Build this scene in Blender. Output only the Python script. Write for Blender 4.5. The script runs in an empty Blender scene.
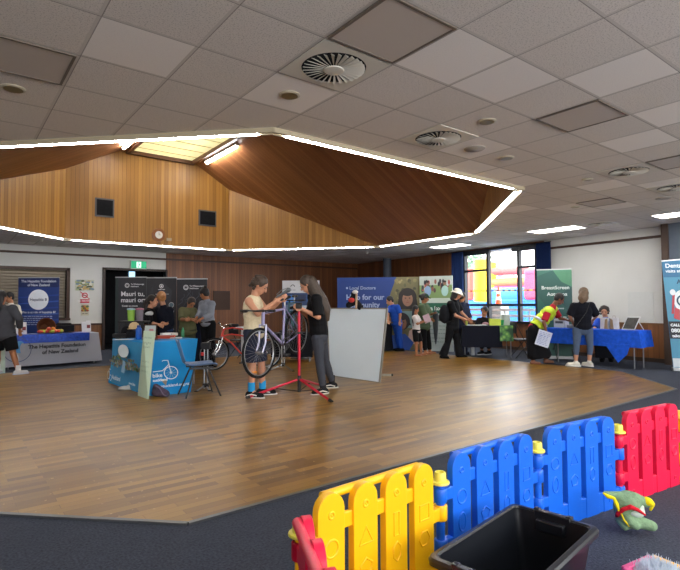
import bpy, bmesh, math, random
from mathutils import Vector, Matrix, geometry
random.seed(7)
PI = math.pi
V = Vector
C = bpy.context.scene.collection
# ------------------------------------------------------------------ camera frame
FOC = 508.0; CX, CY = 340.0, 285.0; EYE = 1.35
PITCH = math.radians(2.15); ROLL = math.radians(0.3); HEAD = math.radians(52.3)
F0 = V((math.cos(HEAD), math.sin(HEAD), 0)); R0 = V((math.sin(HEAD), -math.cos(HEAD), 0)); U0 = V((0, 0, 1))
FW = F0*math.cos(PITCH)+U0*math.sin(PITCH); UP = U0*math.cos(PITCH)-F0*math.sin(PITCH)
RT = R0*math.cos(ROLL)-UP*math.sin(ROLL); UPP = RT.cross(FW)
CAM = V((0, 0, EYE))
def ray(x, y): return FW+RT*((x-CX)/FOC)+UPP*((CY-y)/FOC)
def P(x, y, d): return CAM+ray(x, y)*d
def G(x, y, z=0.0):
    r = ray(x, y); return CAM+r*((z-EYE)/r.z)
def onplane(x, y, p0, n):
    r = ray(x, y); return CAM+r*((p0-CAM).dot(n)/r.dot(n))
def VF(r, f, u): return (R0*r+F0*f+U0*u).normalized()      # direction given as right / away / up
CEIL = 3.06
# ------------------------------------------------------------------ materials
def lin(h):
    h = h.lstrip('#'); o = []
    for i in (0, 2, 4):
        c = int(h[i:i+2], 16)/255.0
        o.append(c/12.92 if c <= 0.04045 else ((c+0.055)/1.055)**2.4)
    return (o[0], o[1], o[2], 1)
MATS = {}
def base(name):
    m = bpy.data.materials.new(name); m.use_nodes = True
    nt = m.node_tree; return m, nt, nt.nodes['Principled BSDF']
def M(h, rough=0.6, metal=0.0, noise=0.06, scale=14, bump=0.0, coat=0.0, alpha=None):
    key = (h, rough, metal, noise, scale, bump, coat)
    if key in MATS: return MATS[key]
    m, nt, b = base('surface_'+h.strip('#'))
    c = lin(h); N = nt.nodes; L = nt.links
    b.inputs['Roughness'].default_value = rough; b.inputs['Metallic'].default_value = metal
    b.inputs['Coat Weight'].default_value = coat
    if rough >= .7: b.inputs['Specular IOR Level'].default_value = .2
    tc = N.new('ShaderNodeTexCoord'); nz = N.new('ShaderNodeTexNoise'); nz.inputs['Scale'].default_value = scale; nz.inputs['Detail'].default_value = 3
    L.new(tc.outputs['Object'], nz.inputs['Vector'])
    mx = N.new('ShaderNodeMix'); mx.data_type = 'RGBA'
    mx.inputs['A'].default_value = tuple(max(0, v*(1-noise*2)) for v in c[:3])+(1,)
    mx.inputs['B'].default_value = tuple(min(1, v*(1+noise*2)) for v in c[:3])+(1,)
    L.new(nz.outputs['Fac'], mx.inputs['Factor']); L.new(mx.outputs['Result'], b.inputs['Base Color'])
    if bump:
        bp = N.new('ShaderNodeBump'); bp.inputs['Strength'].default_value = bump; bp.inputs['Distance'].default_value = 0.01
        L.new(nz.outputs['Fac'], bp.inputs['Height']); L.new(bp.outputs['Normal'], b.inputs['Normal'])
    MATS[key] = m; return m
def emis(name, h, s):
    if name in MATS: return MATS[name]
    m, nt, b = base(name); b.inputs['Base Color'].default_value = lin(h)
    b.inputs['Emission Color'].default_value = lin(h); b.inputs['Emission Strength'].default_value = s
    MATS[name] = m; return m
def math_n(nt, op, a, b=None, c=None):
    n = nt.nodes.new('ShaderNodeMath'); n.operation = op
    for i, v in enumerate((a, b, c)):
        if v is None: continue
        if isinstance(v, (int, float)): n.inputs[i].default_value = v
        else: nt.links.new(v, n.inputs[i])
    return n.outputs[0]
def mixc(nt, f, a, b):
    n = nt.nodes.new('ShaderNodeMix'); n.data_type = 'RGBA'
    for k, v in (('Factor', f), ('A', a), ('B', b)):
        if isinstance(v, (tuple, float, int)): n.inputs[k].default_value = v
        else: nt.links.new(v, n.inputs[k])
    return n.outputs['Result']
def panels(name, dark, light, width=0.1, rough=0.45, groove=0.09):
    m, nt, b = base(name); N = nt.nodes; L = nt.links
    uv = N.new('ShaderNodeUVMap'); sp = N.new('ShaderNodeSeparateXYZ'); L.new(uv.outputs[0], sp.inputs[0])
    q = math_n(nt, 'DIVIDE', sp.outputs[0], width); fl = math_n(nt, 'FLOOR', q); fr = math_n(nt, 'FRACT', q)
    wn = N.new('ShaderNodeTexWhiteNoise'); wn.noise_dimensions = '1D'; L.new(fl, wn.inputs['W'])
    cb = N.new('ShaderNodeCombineXYZ')
    L.new(math_n(nt, 'MULTIPLY', sp.outputs[0], 55), cb.inputs[0]); L.new(math_n(nt, 'MULTIPLY', sp.outputs[1], 1.6), cb.inputs[1]); L.new(math_n(nt, 'MULTIPLY', fl, 7.3), cb.inputs[2])
    gz = N.new('ShaderNodeTexNoise'); gz.inputs['Scale'].default_value = 1; gz.inputs['Detail'].default_value = 4; L.new(cb.outputs[0], gz.inputs['Vector'])
    f = math_n(nt, 'ADD', math_n(nt, 'MULTIPLY', wn.outputs['Value'], 0.55), math_n(nt, 'MULTIPLY', gz.outputs['Fac'], 0.5))
    col = mixc(nt, f, lin(dark), lin(light))
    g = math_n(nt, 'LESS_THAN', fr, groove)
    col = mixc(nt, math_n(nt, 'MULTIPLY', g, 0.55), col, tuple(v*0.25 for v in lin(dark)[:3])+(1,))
    L.new(col, b.inputs['Base Color']); b.inputs['Roughness'].default_value = rough
    bp = N.new('ShaderNodeBump'); bp.inputs['Strength'].default_value = 0.6; bp.inputs['Distance'].default_value = 0.01
    L.new(math_n(nt, 'SUBTRACT', 1, g), bp.inputs['Height']); L.new(bp.outputs['Normal'], b.inputs['Normal'])
    return m
def ceiling_mat():
    m, nt, b = base('mineral_fibre_tiles'); N = nt.nodes; L = nt.links
    tc = N.new('ShaderNodeTexCoord'); sp = N.new('ShaderNodeSeparateXYZ'); L.new(tc.outputs['Object'], sp.inputs[0])
    def ax(o, off):
        q = math_n(nt, 'DIVIDE', math_n(nt, 'SUBTRACT', o, off-0.012), 0.6); return math_n(nt, 'FLOOR', q), math_n(nt, 'FRACT', q)
    fx, rx = ax(sp.outputs[0], 2.48); fy, ry = ax(sp.outputs[1], 1.98)
    cb = N.new('ShaderNodeCombineXYZ'); L.new(fx, cb.inputs[0]); L.new(fy, cb.inputs[1])
    wn = N.new('ShaderNodeTexWhiteNoise'); wn.noise_dimensions = '2D'; L.new(cb.outputs[0], wn.inputs['Vector'])
    nz = N.new('ShaderNodeTexNoise'); nz.inputs['Scale'].default_value = 100; nz.inputs['Detail'].default_value = 2; L.new(tc.outputs['Object'], nz.inputs['Vector'])
    smooth = math_n(nt, 'GREATER_THAN', wn.outputs['Value'], 0.80)
    pit = math_n(nt, 'MULTIPLY', math_n(nt, 'LESS_THAN', nz.outputs['Fac'], 0.42), math_n(nt, 'SUBTRACT', 1, math_n(nt, 'MULTIPLY', smooth, 0.85)))
    big = N.new('ShaderNodeTexNoise'); big.inputs['Scale'].default_value = 0.8; L.new(tc.outputs['Object'], big.inputs['Vector'])
    a = mixc(nt, big.outputs['Fac'], lin('#dfd9d1'), lin('#e8e2db'))
    a = mixc(nt, smooth, a, lin('#fbf7f2'))
    a = mixc(nt, math_n(nt, 'MULTIPLY', wn.outputs['Value'], 0.25), a, lin('#d3cac0'))
    a = mixc(nt, math_n(nt, 'MULTIPLY', pit, 0.50), a, lin('#a29c95'))
    line = math_n(nt, 'MAXIMUM', math_n(nt, 'LESS_THAN', rx, 0.036), math_n(nt, 'LESS_THAN', ry, 0.036))
    a = mixc(nt, line, a, lin('#cfc9c1'))
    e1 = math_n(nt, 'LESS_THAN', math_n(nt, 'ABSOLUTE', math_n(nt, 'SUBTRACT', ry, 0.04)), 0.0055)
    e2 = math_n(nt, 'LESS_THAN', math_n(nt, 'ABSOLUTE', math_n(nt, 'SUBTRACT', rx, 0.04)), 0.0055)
    a = mixc(nt, math_n(nt, 'MULTIPLY', math_n(nt, 'MAXIMUM', e1, e2), 0.65), a, lin('#5a524b'))  # edge shadow of the T-bars painted as a thin dark line
    L.new(a, b.inputs['Base Color']); b.inputs['Roughness'].default_value = 0.85
    bp = N.new('ShaderNodeBump'); bp.inputs['Strength'].default_value = 0.5; bp.inputs['Distance'].default_value = 0.01
    L.new(math_n(nt, 'ADD', math_n(nt, 'MULTIPLY', line, 0.8), math_n(nt, 'MULTIPLY', pit, -0.3)), bp.inputs['Height']); L.new(bp.outputs['Normal'], b.inputs['Normal'])
    return m
def floor_mat():
    m, nt, b = base('varnished_strip_floor'); N = nt.nodes; L = nt.links
    tc = N.new('ShaderNodeTexCoord')
    bk = N.new('ShaderNodeTexBrick'); L.new(tc.outputs['Object'], bk.inputs['Vector'])
    bk.inputs['Scale'].default_value = 1; bk.inputs['Brick Width'].default_value = 0.62; bk.inputs['Row Height'].default_value = 0.075
    bk.inputs['Mortar Size'].default_value = 0.0016; bk.inputs['Color1'].default_value = lin('#523508'); bk.inputs['Color2'].default_value = lin('#a57c2a')
    bk.inputs['Mortar'].default_value = lin('#5a3416'); bk.offset = 0.37
    mp = N.new('ShaderNodeMapping'); mp.inputs['Scale'].default_value = (2.2, 34, 1); L.new(tc.outputs['Object'], mp.inputs[0])
    gz = N.new('ShaderNodeTexNoise'); gz.inputs['Scale'].default_value = 1; gz.inputs['Detail'].default_value = 5; L.new(mp.outputs[0], gz.inputs['Vector'])
    big = N.new('ShaderNodeTexNoise'); big.inputs['Scale'].default_value = 1.3; big.inputs['Detail'].default_value = 4; L.new(tc.outputs['Object'], big.inputs['Vector'])
    a = mixc(nt, math_n(nt, 'MULTIPLY', gz.outputs['Fac'], 0.32), bk.outputs['Color'], lin('#866320'))
    a = mixc(nt, math_n(nt, 'MULTIPLY', big.outputs['Fac'], 0.45), a, lin('#75501c'))
    sc = N.new('ShaderNodeTexNoise'); sc.inputs['Scale'].default_value = 24; sc.inputs['Detail'].default_value = 2; L.new(tc.outputs['Object'], sc.inputs['Vector'])
    a = mixc(nt, math_n(nt, 'MULTIPLY', math_n(nt, 'GREATER_THAN', sc.outputs['Fac'], 0.72), 0.4), a, lin('#d6b078'))
    L.new(a, b.inputs['Base Color'])
    L.new(math_n(nt, 'ADD', math_n(nt, 'MULTIPLY', big.outputs['Fac'], 0.08), 0.285), b.inputs['Roughness'])
    b.inputs['Specular IOR Level'].default_value = 0.5; b.inputs['Coat Weight'].default_value = 0.0
    bp = N.new('ShaderNodeBump'); bp.inputs['Strength'].default_value = 0.08; bp.inputs['Distance'].default_value = 0.01
    return m
def carpet_mat():
    m, nt, b = base('ribbed_carpet'); N = nt.nodes; L = nt.links
    tc = N.new('ShaderNodeTexCoord'); nz = N.new('ShaderNodeTexNoise'); nz.inputs['Scale'].default_value = 70; nz.inputs['Detail'].default_value = 3; L.new(tc.outputs['Object'], nz.inputs['Vector'])
    bg = N.new('ShaderNodeTexNoise'); bg.inputs['Scale'].default_value = 9; bg.inputs['Detail'].default_value = 4; L.new(tc.outputs['Object'], bg.inputs['Vector'])
    a = mixc(nt, nz.outputs['Fac'], lin('#12151c'), lin('#5c6271'))
    a = mixc(nt, math_n(nt, 'MULTIPLY', bg.outputs['Fac'], 0.4), a, lin('#2a2e39'))
    L.new(a, b.inputs['Base Color']); b.inputs['Roughness'].default_value = 0.95; b.inputs['Specular IOR Level'].default_value = 0.15
    bp = N.new('ShaderNodeBump'); bp.inputs['Strength'].default_value = 0.8; bp.inputs['Distance'].default_value = 0.006
    L.new(nz.outputs['Fac'], bp.inputs['Height']); L.new(bp.outputs['Normal'], b.inputs['Normal'])
    return m
def glass_mat():
    m, nt, b = base('window_glass'); N = nt.nodes; L = nt.links
    t = N.new('ShaderNodeBsdfTransparent'); t.inputs[0].default_value = (.97, .98, .98, 1); g = N.new('ShaderNodeBsdfGlossy'); g.inputs['Roughness'].default_value = 0.02
    mx = N.new('ShaderNodeMixShader'); mx.inputs[0].default_value = 0.06; L.new(t.outputs[0], mx.inputs[1]); L.new(g.outputs[0], mx.inputs[2])
    L.new(mx.outputs[0], N['Material Output'].inputs['Surface']); return m
def clear_mat():
    m, nt, b = base('clear_acrylic'); N = nt.nodes; L = nt.links
    t = N.new('ShaderNodeBsdfTransparent'); t.inputs[0].default_value = (.8, .83, .85, 1); g = N.new('ShaderNodeBsdfGlossy'); g.inputs['Roughness'].default_value = 0.08
    mx = N.new('ShaderNodeMixShader'); mx.inputs[0].default_value = 0.25; L.new(t.outputs[0], mx.inputs[1]); L.new(g.outputs[0], mx.inputs[2])
    L.new(mx.outputs[0], N['Material Output'].inputs['Surface']); return m
# ------------------------------------------------------------------ mesh builder (world coordinates)
def frame_of(d):
    d = d.normalized(); a = V((0, 0, 1)) if abs(d.z) < 0.9 else V((1, 0, 0))
    x = a.cross(d).normalized(); return x, d.cross(x).normalized(), d
class MB:
    def __init__(s): s.b = bmesh.new(); s.m = 0; s.uvl = None
    def face(s, vs):
        try:
            f = s.b.faces.new(vs); f.material_index = s.m; return f
        except ValueError: return None
    def box(s, c, size, X=V((1, 0, 0)), Y=V((0, 1, 0)), Z=V((0, 0, 1))):
        c = V(c); vs = []
        for k in (-1, 1):
            for j in (-1, 1):
                for i in (-1, 1): vs.append(s.b.verts.new(c+X*(i*size[0]/2)+Y*(j*size[1]/2)+Z*(k*size[2]/2)))
        for q in ((0, 2, 3, 1), (4, 5, 7, 6), (0, 1, 5, 4), (2, 6, 7, 3), (0, 4, 6, 2), (1, 3, 7, 5)): s.face([vs[i] for i in q])
    def bx(s, p0, p1): s.box((V(p0)+V(p1))/2, [abs(p1[i]-p0[i]) for i in range(3)])
    def tube(s, pts, r, n=8, caps=True, closed=False):
        pts = [V(p) for p in pts]; k = len(pts)
        if not isinstance(r, (list, tuple)): r = [r]*k
        rings = []; x = None
        for i in range(k):
            if closed: d = pts[(i+1) % k]-pts[i-1]
            else: d = pts[min(i+1, k-1)]-pts[max(i-1, 0)]
            if d.length < 1e-9: d = V((0, 0, 1))
            d.normalize()
            if x is None: x, y, _ = frame_of(d)
            else:
                x = (x-d*x.dot(d))
                if x.length < 1e-6: x, y, _ = frame_of(d)
                x.normalize()
            y = d.cross(x)
            rings.append([s.b.verts.new(pts[i]+(x*math.cos(2*PI*j/n)+y*math.sin(2*PI*j/n))*r[i]) for j in range(n)])
        for i in range(k if closed else k-1):
            a, b = rings[i], rings[(i+1) % k]
            for j in range(n): s.face([a[j], a[(j+1) % n], b[(j+1) % n], b[j]])
        if caps and not closed: s.face(rings[0][::-1]); s.face(rings[-1])
    def cap(s, p, q, r1, r2, n=12):          # rounded cone
        p, q = V(p), V(q); d = q-p; L = d.length
        if L < 1e-6: return s.ball(p, (r1, r1, r1))
        d.normalize(); P_, R_ = [], []
        for a in (-80, -55, -25): P_.append(p+d*(r1*math.sin(math.radians(a)))); R_.append(r1*math.cos(math.radians(a)))
        P_ += [p, q]; R_ += [r1, r2]
        for a in (25, 55, 80): P_.append(q+d*(r2*math.sin(math.radians(a)))); R_.append(r2*math.cos(math.radians(a)))
        s.tube(P_, R_, n)
    def ball(s, c, r, A=None, n=16):
        if not isinstance(r, (list, tuple)): r = (r, r, r)
        A = A or (V((1, 0, 0)), V((0, 1, 0)), V((0, 0, 1))); c = V(c); m = n//2; rings = []
        top = s.b.verts.new(c+A[2]*r[2]); bot = s.b.verts.new(c-A[2]*r[2])
        for i in range(1, m):
            t = PI*i/m
            rings.append([s.b.verts.new(c+A[0]*(r[0]*math.sin(t)*math.cos(2*PI*j/n))+A[1]*(r[1]*math.sin(t)*math.sin(2*PI*j/n))+A[2]*(r[2]*math.cos(t))) for j in range(n)])
        for j in range(n):
            s.face([top, rings[0][j], rings[0][(j+1) % n]]); s.face([bot, rings[-1][(j+1) % n], rings[-1][j]])
            for i in range(m-2): s.face([rings[i][j], rings[i+1][j], rings[i+1][(j+1) % n], rings[i][(j+1) % n]])
    def lathe(s, prof, c, A=None, n=24):      # prof (r,h)
        A = A or (V((1, 0, 0)), V((0, 1, 0)), V((0, 0, 1))); c = V(c); rings = []
        for r, h in prof: rings.append([s.b.verts.new(c+A[2]*h+(A[0]*math.cos(2*PI*j/n)+A[1]*math.sin(2*PI*j/n))*max(r, 1e-4)) for j in range(n)])
        for a, b in zip(rings, rings[1:]):
            for j in range(n): s.face([a[j], a[(j+1) % n], b[(j+1) % n], b[j]])
        s.face(rings[0][::-1]); s.face(rings[-1])
    def prism(s, pts, ext):                   # polygon + extrusion vector
        pts = [V(p) for p in pts]; ext = V(ext)
        a = [s.b.verts.new(p) for p in pts]; b = [s.b.verts.new(p+ext) for p in pts]; n = len(pts)
        s.face(a[::-1]); s.face(b)
        for i in range(n): s.face([a[i], a[(i+1) % n], b[(i+1) % n], b[i]])
    def poly(s, pts): return s.face([s.b.verts.new(V(p)) for p in pts])
    def uvpoly(s, pts, U, W, O=V((0, 0, 0)), ext=None):
        if s.uvl is None: s.uvl = s.b.loops.layers.uv.new('UVMap')
        n0 = len(s.b.faces)
        if ext is not None: s.prism(pts, ext)
        else: s.poly(pts)
        s.b.faces.ensure_lookup_table()
        for f in s.b.faces[n0:]:
            for l in f.loops: l[s.uvl].uv = ((l.vert.co-O).dot(U), (l.vert.co-O).dot(W))
    def torus(s, c, nrm, R, r, n=32, k=8, a0=0, a1=2*PI):
        x, y, z = frame_of(V(nrm)); full = abs(a1-a0-2*PI) < 1e-6; cnt = n if full else n+1
        s.tube([V(c)+(x*math.cos(a0+(a1-a0)*i/n)+y*math.sin(a0+(a1-a0)*i/n))*R for i in range(cnt)], r, k, closed=full)
    def addmesh(s, me, X, Y, Z, O):
        vs = [s.b.verts.new(O+X*v.co.x+Y*v.co.y+Z*v.co.z) for v in me.vertices]
        for p in me.polygons: s.face([vs[i] for i in p.vertices])
    def text(s, t, O, X, Y, size, align='LEFT', bold=0.0, width=None):
        cu = bpy.data.curves.new('t', 'FONT'); cu.body = t; cu.size = size; cu.align_x = align; cu.offset = bold; cu.resolution_u = 3
        o = bpy.data.objects.new('t', cu); C.objects.link(o)
        dg = bpy.context.evaluated_depsgraph_get(); me = bpy.data.meshes.new_from_object(o.evaluated_get(dg))
        k = 1.0
        if width and len(me.vertices):
            w = max(v.co.x for v in me.vertices)-min(v.co.x for v in me.vertices); k = width/max(w, 1e-6)
        s.addmesh(me, X*k, Y, X.cross(Y), V(O)); bpy.data.objects.remove(o); bpy.data.curves.remove(cu); bpy.data.meshes.remove(me)
    def build(s, name, mats, parent=None, loc=None, smooth=35, remesh=None, sub=0, bevel=0.0, clean=True, solid=0.0):
        if clean:
            bmesh.ops.recalc_face_normals(s.b, faces=s.b.faces)
        off = OFF[parent.name] if parent is not None else V(loc if loc is not None else (0, 0, 0))
        for v in s.b.verts: v.co -= off
        me = bpy.data.meshes.new(name); s.b.to_mesh(me); s.b.free()
        if not isinstance(mats, (list, tuple)): mats = [mats]
        for m in mats: me.materials.append(m)
        if smooth:
            me.shade_smooth()
            if smooth < 170: me.set_sharp_from_angle(angle=math.radians(smooth))
        o = bpy.data.objects.new(name, me); C.objects.link(o)
        if parent is not None: o.parent = parent
        else: o.location = off
        OFF[o.name] = off.copy()
        if bevel:
            b = o.modifiers.new('bevel', 'BEVEL'); b.width = bevel; b.segments = 2; b.limit_method = 'ANGLE'; b.angle_limit = math.radians(50)
        if solid:
            b = o.modifiers.new('solid', 'SOLIDIFY'); b.thickness = solid
        if remesh:
            r = o.modifiers.new('remesh', 'REMESH'); r.mode = 'VOXEL'; r.voxel_size = remesh; r.use_smooth_shade = True
            w = o.modifiers.new('smooth', 'SMOOTH'); w.factor = 0.5; w.iterations = 7
        if sub:
            b = o.modifiers.new('sub', 'SUBSURF'); b.levels = sub; b.render_levels = sub
        return o
OFF = {}
def thing(name, label, cat, loc, group=None):
    o = bpy.data.objects.new(name, None); C.objects.link(o); o.location = V(loc); o.empty_display_size = 0.1
    OFF[o.name] = V(loc); o['label'] = label; o['category'] = cat
    if group: o['group'] = group
    return o
def tag(o, label, cat, group=None):
    o['label'] = label; o['category'] = cat
    if group: o['group'] = group
    return o
def struct(o): o['kind'] = 'structure'; return o
def dup(root, delta, label, group=None):
    r = root.copy(); C.objects.link(r); r.location = root.location+V(delta); r['label'] = label
    if group: r['group'] = group
    def rec(a, b):
        for ch in list(a.children):
            if ch.name.startswith(tuple(['~'])): continue
            c = ch.copy(); C.objects.link(c); c.parent = b; rec(ch, c)
    rec(root, r); return r
class Fr:                                      # a flat frame to lay print on: x right, y up, n towards the viewer
    def __init__(s, O, X, Y): s.O = V(O); s.X = V(X).normalized(); s.Y = V(Y).normalized(); s.N = s.X.cross(s.Y)
    def p(s, x, y, h=0.0): return s.O+s.X*x+s.Y*y+s.N*h
class Print:                                   # one mesh of printed shapes, many colours
    def __init__(s, fr): s.fr = fr; s.mb = MB(); s.mats = []; s.h = 0.002
    def _c(s, col, rough=0.5):
        m = M(col, rough, noise=0.04) if isinstance(col, str) else col
        if m not in s.mats: s.mats.append(m)
        s.mb.m = s.mats.index(m); s.h += 0.0005
    def poly(s, pts, col):
        s._c(col); s.mb.prism([s.fr.p(x, y, s.h) for x, y in pts], s.fr.N*0.0004)
    def rect(s, x0, y0, x1, y1, col): s.poly([(x0, y0), (x1, y0), (x1, y1), (x0, y1)], col)
    def ell(s, cx, cy, rx, ry, col, n=28, rot=0.0):
        c, q = math.cos(rot), math.sin(rot)
        s.poly([(cx+rx*math.cos(2*PI*i/n)*c-ry*math.sin(2*PI*i/n)*q, cy+rx*math.cos(2*PI*i/n)*q+ry*math.sin(2*PI*i/n)*c) for i in range(n)], col)
    def ring(s, cx, cy, R, w, col, n=36, a0=0.0, a1=2*PI, k=1.0):
        s._c(col); full = abs(a1-a0-2*PI) < 1e-6
        for i in range(n):
            a, b = a0+(a1-a0)*i/n, a0+(a1-a0)*(i+1)/n
            s.mb.poly([s.fr.p(cx+r*k*math.cos(t), cy+r*math.sin(t), s.h) for r, t in ((R, a), (R, b), (R-w, b), (R-w, a))])
    def line(s, pts, w, col):
        s._c(col)
        for (x0, y0), (x1, y1) in zip(pts, pts[1:]):
            dx, dy = x1-x0, y1-y0; L = math.hypot(dx, dy) or 1e-6; nx, ny = -dy/L*w/2, dx/L*w/2
            s.mb.poly([s.fr.p(x0+nx, y0+ny, s.h), s.fr.p(x0-nx, y0-ny, s.h), s.fr.p(x1-nx, y1-ny, s.h), s.fr.p(x1+nx, y1+ny, s.h)])
    def text(s, t, x, y, size, col, align='LEFT', bold=0.0):
        s._c(col); s.mb.text(t, s.fr.p(x, y, s.h), s.fr.X, s.fr.Y, size, align, bold)
    def build(s, parent, name='print'): return s.mb.build(name, s.mats, parent, smooth=0, clean=False)
# ================================================================== the room
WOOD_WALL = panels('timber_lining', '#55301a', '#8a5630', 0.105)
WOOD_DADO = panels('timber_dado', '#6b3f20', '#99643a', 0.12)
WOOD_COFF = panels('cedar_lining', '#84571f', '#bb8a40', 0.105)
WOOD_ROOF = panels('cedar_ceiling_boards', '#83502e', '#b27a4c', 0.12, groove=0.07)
WHITE_WALL = M('#d6d6d2', 0.75, noise=0.02, scale=3)
BOARD_WHITE = M('#c6cac6', 0.35, noise=0.02, scale=2)
BROWN = M('#43291a', 0.5); DKBROWN = M('#2c1b12', 0.5)
CARPET = carpet_mat(); CEILM = ceiling_mat(); FLOORM = floor_mat(); GLASS = glass_mat(); CLEAR = clear_mat()
BLACK = M('#101114', 0.5); STEEL = M('#9fa2a5', 0.3, 0.9); CHROME = M('#cfd2d4', 0.18, 1.0)
LW = V((0, 16.7, 0)); LN = V((0, 1, 0)); UX = V((1, 0, 0))
RA = V((12.5, 2.9, 0)); RD = (V((13.85, 16.75, 0))-RA).normalized(); RN = V((RD.y, -RD.x, 0))      # RN points outwards
def LU(x, y=300): return onplane(x, y, LW, LN).x
def LZ(x, y): return onplane(x, y, LW, LN).z
def RS(x, y=300): return (onplane(x, y, RA, RN)-RA).dot(RD)
def RZ(x, y): return onplane(x, y, RA, RN).z
def wall(mb, O, D, Nn, s0, s1, z0, z1, holes=(), t=0.2):
    cuts = sorted({s0, s1}|{min(max(h[i], s0), s1) for h in holes for i in (0, 1)})
    for a, b in zip(cuts, cuts[1:]):
        if b-a < 1e-5: continue
        hs = sorted([(h[2], h[3]) for h in holes if h[0] <= a+1e-6 and h[1] >= b-1e-6]); z = z0; spans = []
        for h0, h1 in hs:
            if h0 > z: spans.append((z, min(h0, z1)))
            z = max(z, h1)
        if z < z1: spans.append((z, z1))
        for q0, q1 in spans:
            if q1-q0 > 1e-5: mb.uvpoly([O+D*a+U0*q0, O+D*b+U0*q0, O+D*b+U0*q1, O+D*a+U0*q1], D, U0, V((0, 0, 0)), Nn*t)
# floor
mb = MB(); mb.prism([(-4.8, -4.2, -.06), (14.5, -4.2, -.06), (14.5, 17.2, -.06), (-4.8, 17.2, -.06)], (0, 0, .06))
struct(mb.build('floor', CARPET, smooth=0))
OCTF = [(1.2, 3.1), (8.96, 3.1), (10.4, 4.54), (10.4, 10.7), (9.0, 12.1), (.6, 12.1), (-.2, 11.2), (-.2, 4.5)]
mb = MB(); mb.prism([(x, y, 0) for x, y in OCTF], (0, 0, .012)); struct(mb.build('floor_timber', FLOORM, smooth=0))
mb = MB()
for (a, b) in zip(OCTF, OCTF[1:]+OCTF[:1]):
    a, b = V((*a, 0)), V((*b, 0)); d = (b-a).normalized(); n = V((d.y, -d.x, 0)); mb.prism([a-n*.005, b-n*.005, b+n*.028, a+n*.028], (0, 0, .014))
struct(mb.build('trim_1', M('#6f7274', .4, .7), smooth=0))
# ceiling with the coffer opening
OCT = [(2.48, 4.25), (6.70, 4.25), (10.05, 7.6), (10.05, 11.15), (6.88, 14.54), (2.35, 14.54), (-1.0, 11.2), (-1.0, 7.75)]
outer = [V((-4.8, -4.2, CEIL)), V((14.5, -4.2, CEIL)), V((14.5, 17.2, CEIL)), V((-4.8, 17.2, CEIL))]; hole = [V((x, y, CEIL)) for x, y in OCT]
tris = geometry.tessellate_polygon([outer, hole]); allp = outer+hole
mb = MB(); vs = [mb.b.verts.new(p) for p in allp]
for t in tris: mb.face([vs[i] for i in t])
mb.b.normal_update()
o = mb.build('ceiling', CEILM, smooth=0, clean=False); struct(o)
# coffer walls and sloping roof
UL, UR, UTL, UTR, ZT = -1.0, 10.05, 3.65, 5.79, 5.57
def zr(u): return CEIL+max(0, min(ZT-CEIL, (u-UL)*(ZT-CEIL)/(UTL-UL), (UR-u)*(ZT-CEIL)/(UR-UTR)))
sides = ['near', 'near_right', 'right', 'far_right', 'far', 'far_left', 'left', 'near_left']
for i, (a, b) in enumerate(zip(OCT, OCT[1:]+OCT[:1])):
    A, B = V((*a, 0)), V((*b, 0)); D = (B-A); L = D.length; D.normalize(); nout = V((D.y, -D.x, 0))
    ts = sorted({0, 1}|{(u-A.x)/(B.x-A.x) for u in (UTL, UTR) if abs(B.x-A.x) > .01 and 0 < (u-A.x)/(B.x-A.x) < 1})
    top = [A+(B-A)*t for t in ts]
    pts = [A+U0*(CEIL+.002), B+U0*(CEIL+.002)]+[p+U0*(zr(p.x)+.02) for p in reversed(top)]
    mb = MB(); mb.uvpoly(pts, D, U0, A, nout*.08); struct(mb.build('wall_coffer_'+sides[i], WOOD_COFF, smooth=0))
def clipoct(u0, u1):
    poly = [V((x, y, 0)) for x, y in OCT]
    for lim, sg in ((u0, 1), (u1, -1)):
        out = []
        for p, q in zip(poly, poly[1:]+poly[:1]):
            ip, iq = (p.x-lim)*sg >= -1e-6, (q.x-lim)*sg >= -1e-6
            if ip: out.append(p)
            if ip != iq: t = (lim-p.x)/(q.x-p.x); out.append(p+(q-p)*t)
        poly = out
    return poly
for nm, (u0, u1) in {'ceiling_slope_left': (UL, UTL), 'ceiling_slope_right': (UTR, UR)}.items():
    sl = V((1, 0, (zr(u0+.01 if u0 == UL else u1-.01)-CEIL)/.01 if False else ((ZT-CEIL)/(UTL-UL) if u0 == UL else -(ZT-CEIL)/(UR-UTR)))).normalized()
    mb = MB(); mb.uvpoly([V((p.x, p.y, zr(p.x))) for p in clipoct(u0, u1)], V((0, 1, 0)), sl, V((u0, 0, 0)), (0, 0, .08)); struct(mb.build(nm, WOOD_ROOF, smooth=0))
SKU0, SKU1, SKV0, SKV1 = 3.86, 5.66, 11.2, 14.44
mb = MB()
for x0, y0, x1, y1 in ((UTL, 4.25, SKU0, 14.54), (SKU1, 4.25, UTR, 14.54), (SKU0, 4.25, SKU1, SKV0), (SKU0, SKV1, SKU1, 14.54)):
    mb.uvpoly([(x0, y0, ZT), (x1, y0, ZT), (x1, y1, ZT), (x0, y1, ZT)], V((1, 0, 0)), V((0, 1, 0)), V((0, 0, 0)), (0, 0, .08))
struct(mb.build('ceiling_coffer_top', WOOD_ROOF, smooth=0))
mb = MB()   # skylight frame
for x0, y0, x1, y1 in ((SKU0-.06, SKV0, SKU0+.03, SKV1), (SKU1-.03, SKV0, SKU1+.06, SKV1), (SKU0-.06, SKV0-.06, SKU1+.06, SKV0+.03), (SKU0-.06, SKV1-.05, SKU1+.06, SKV1+.05)):
    mb.bx((x0, y0, ZT-.07), (x1, y1, ZT+.1))
sk = mb.build('window_skylight', M('#5b3720', .45), smooth=0); struct(sk)
mb = MB(); mb.bx((SKU0, SKV0, ZT+.03), (SKU1, SKV1, ZT+.05))
pn = mb.build('skylight_diffuser', emis('daylit_fibreglass', '#efe6ac', .42), sk, smooth=0)
mb = MB()
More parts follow.
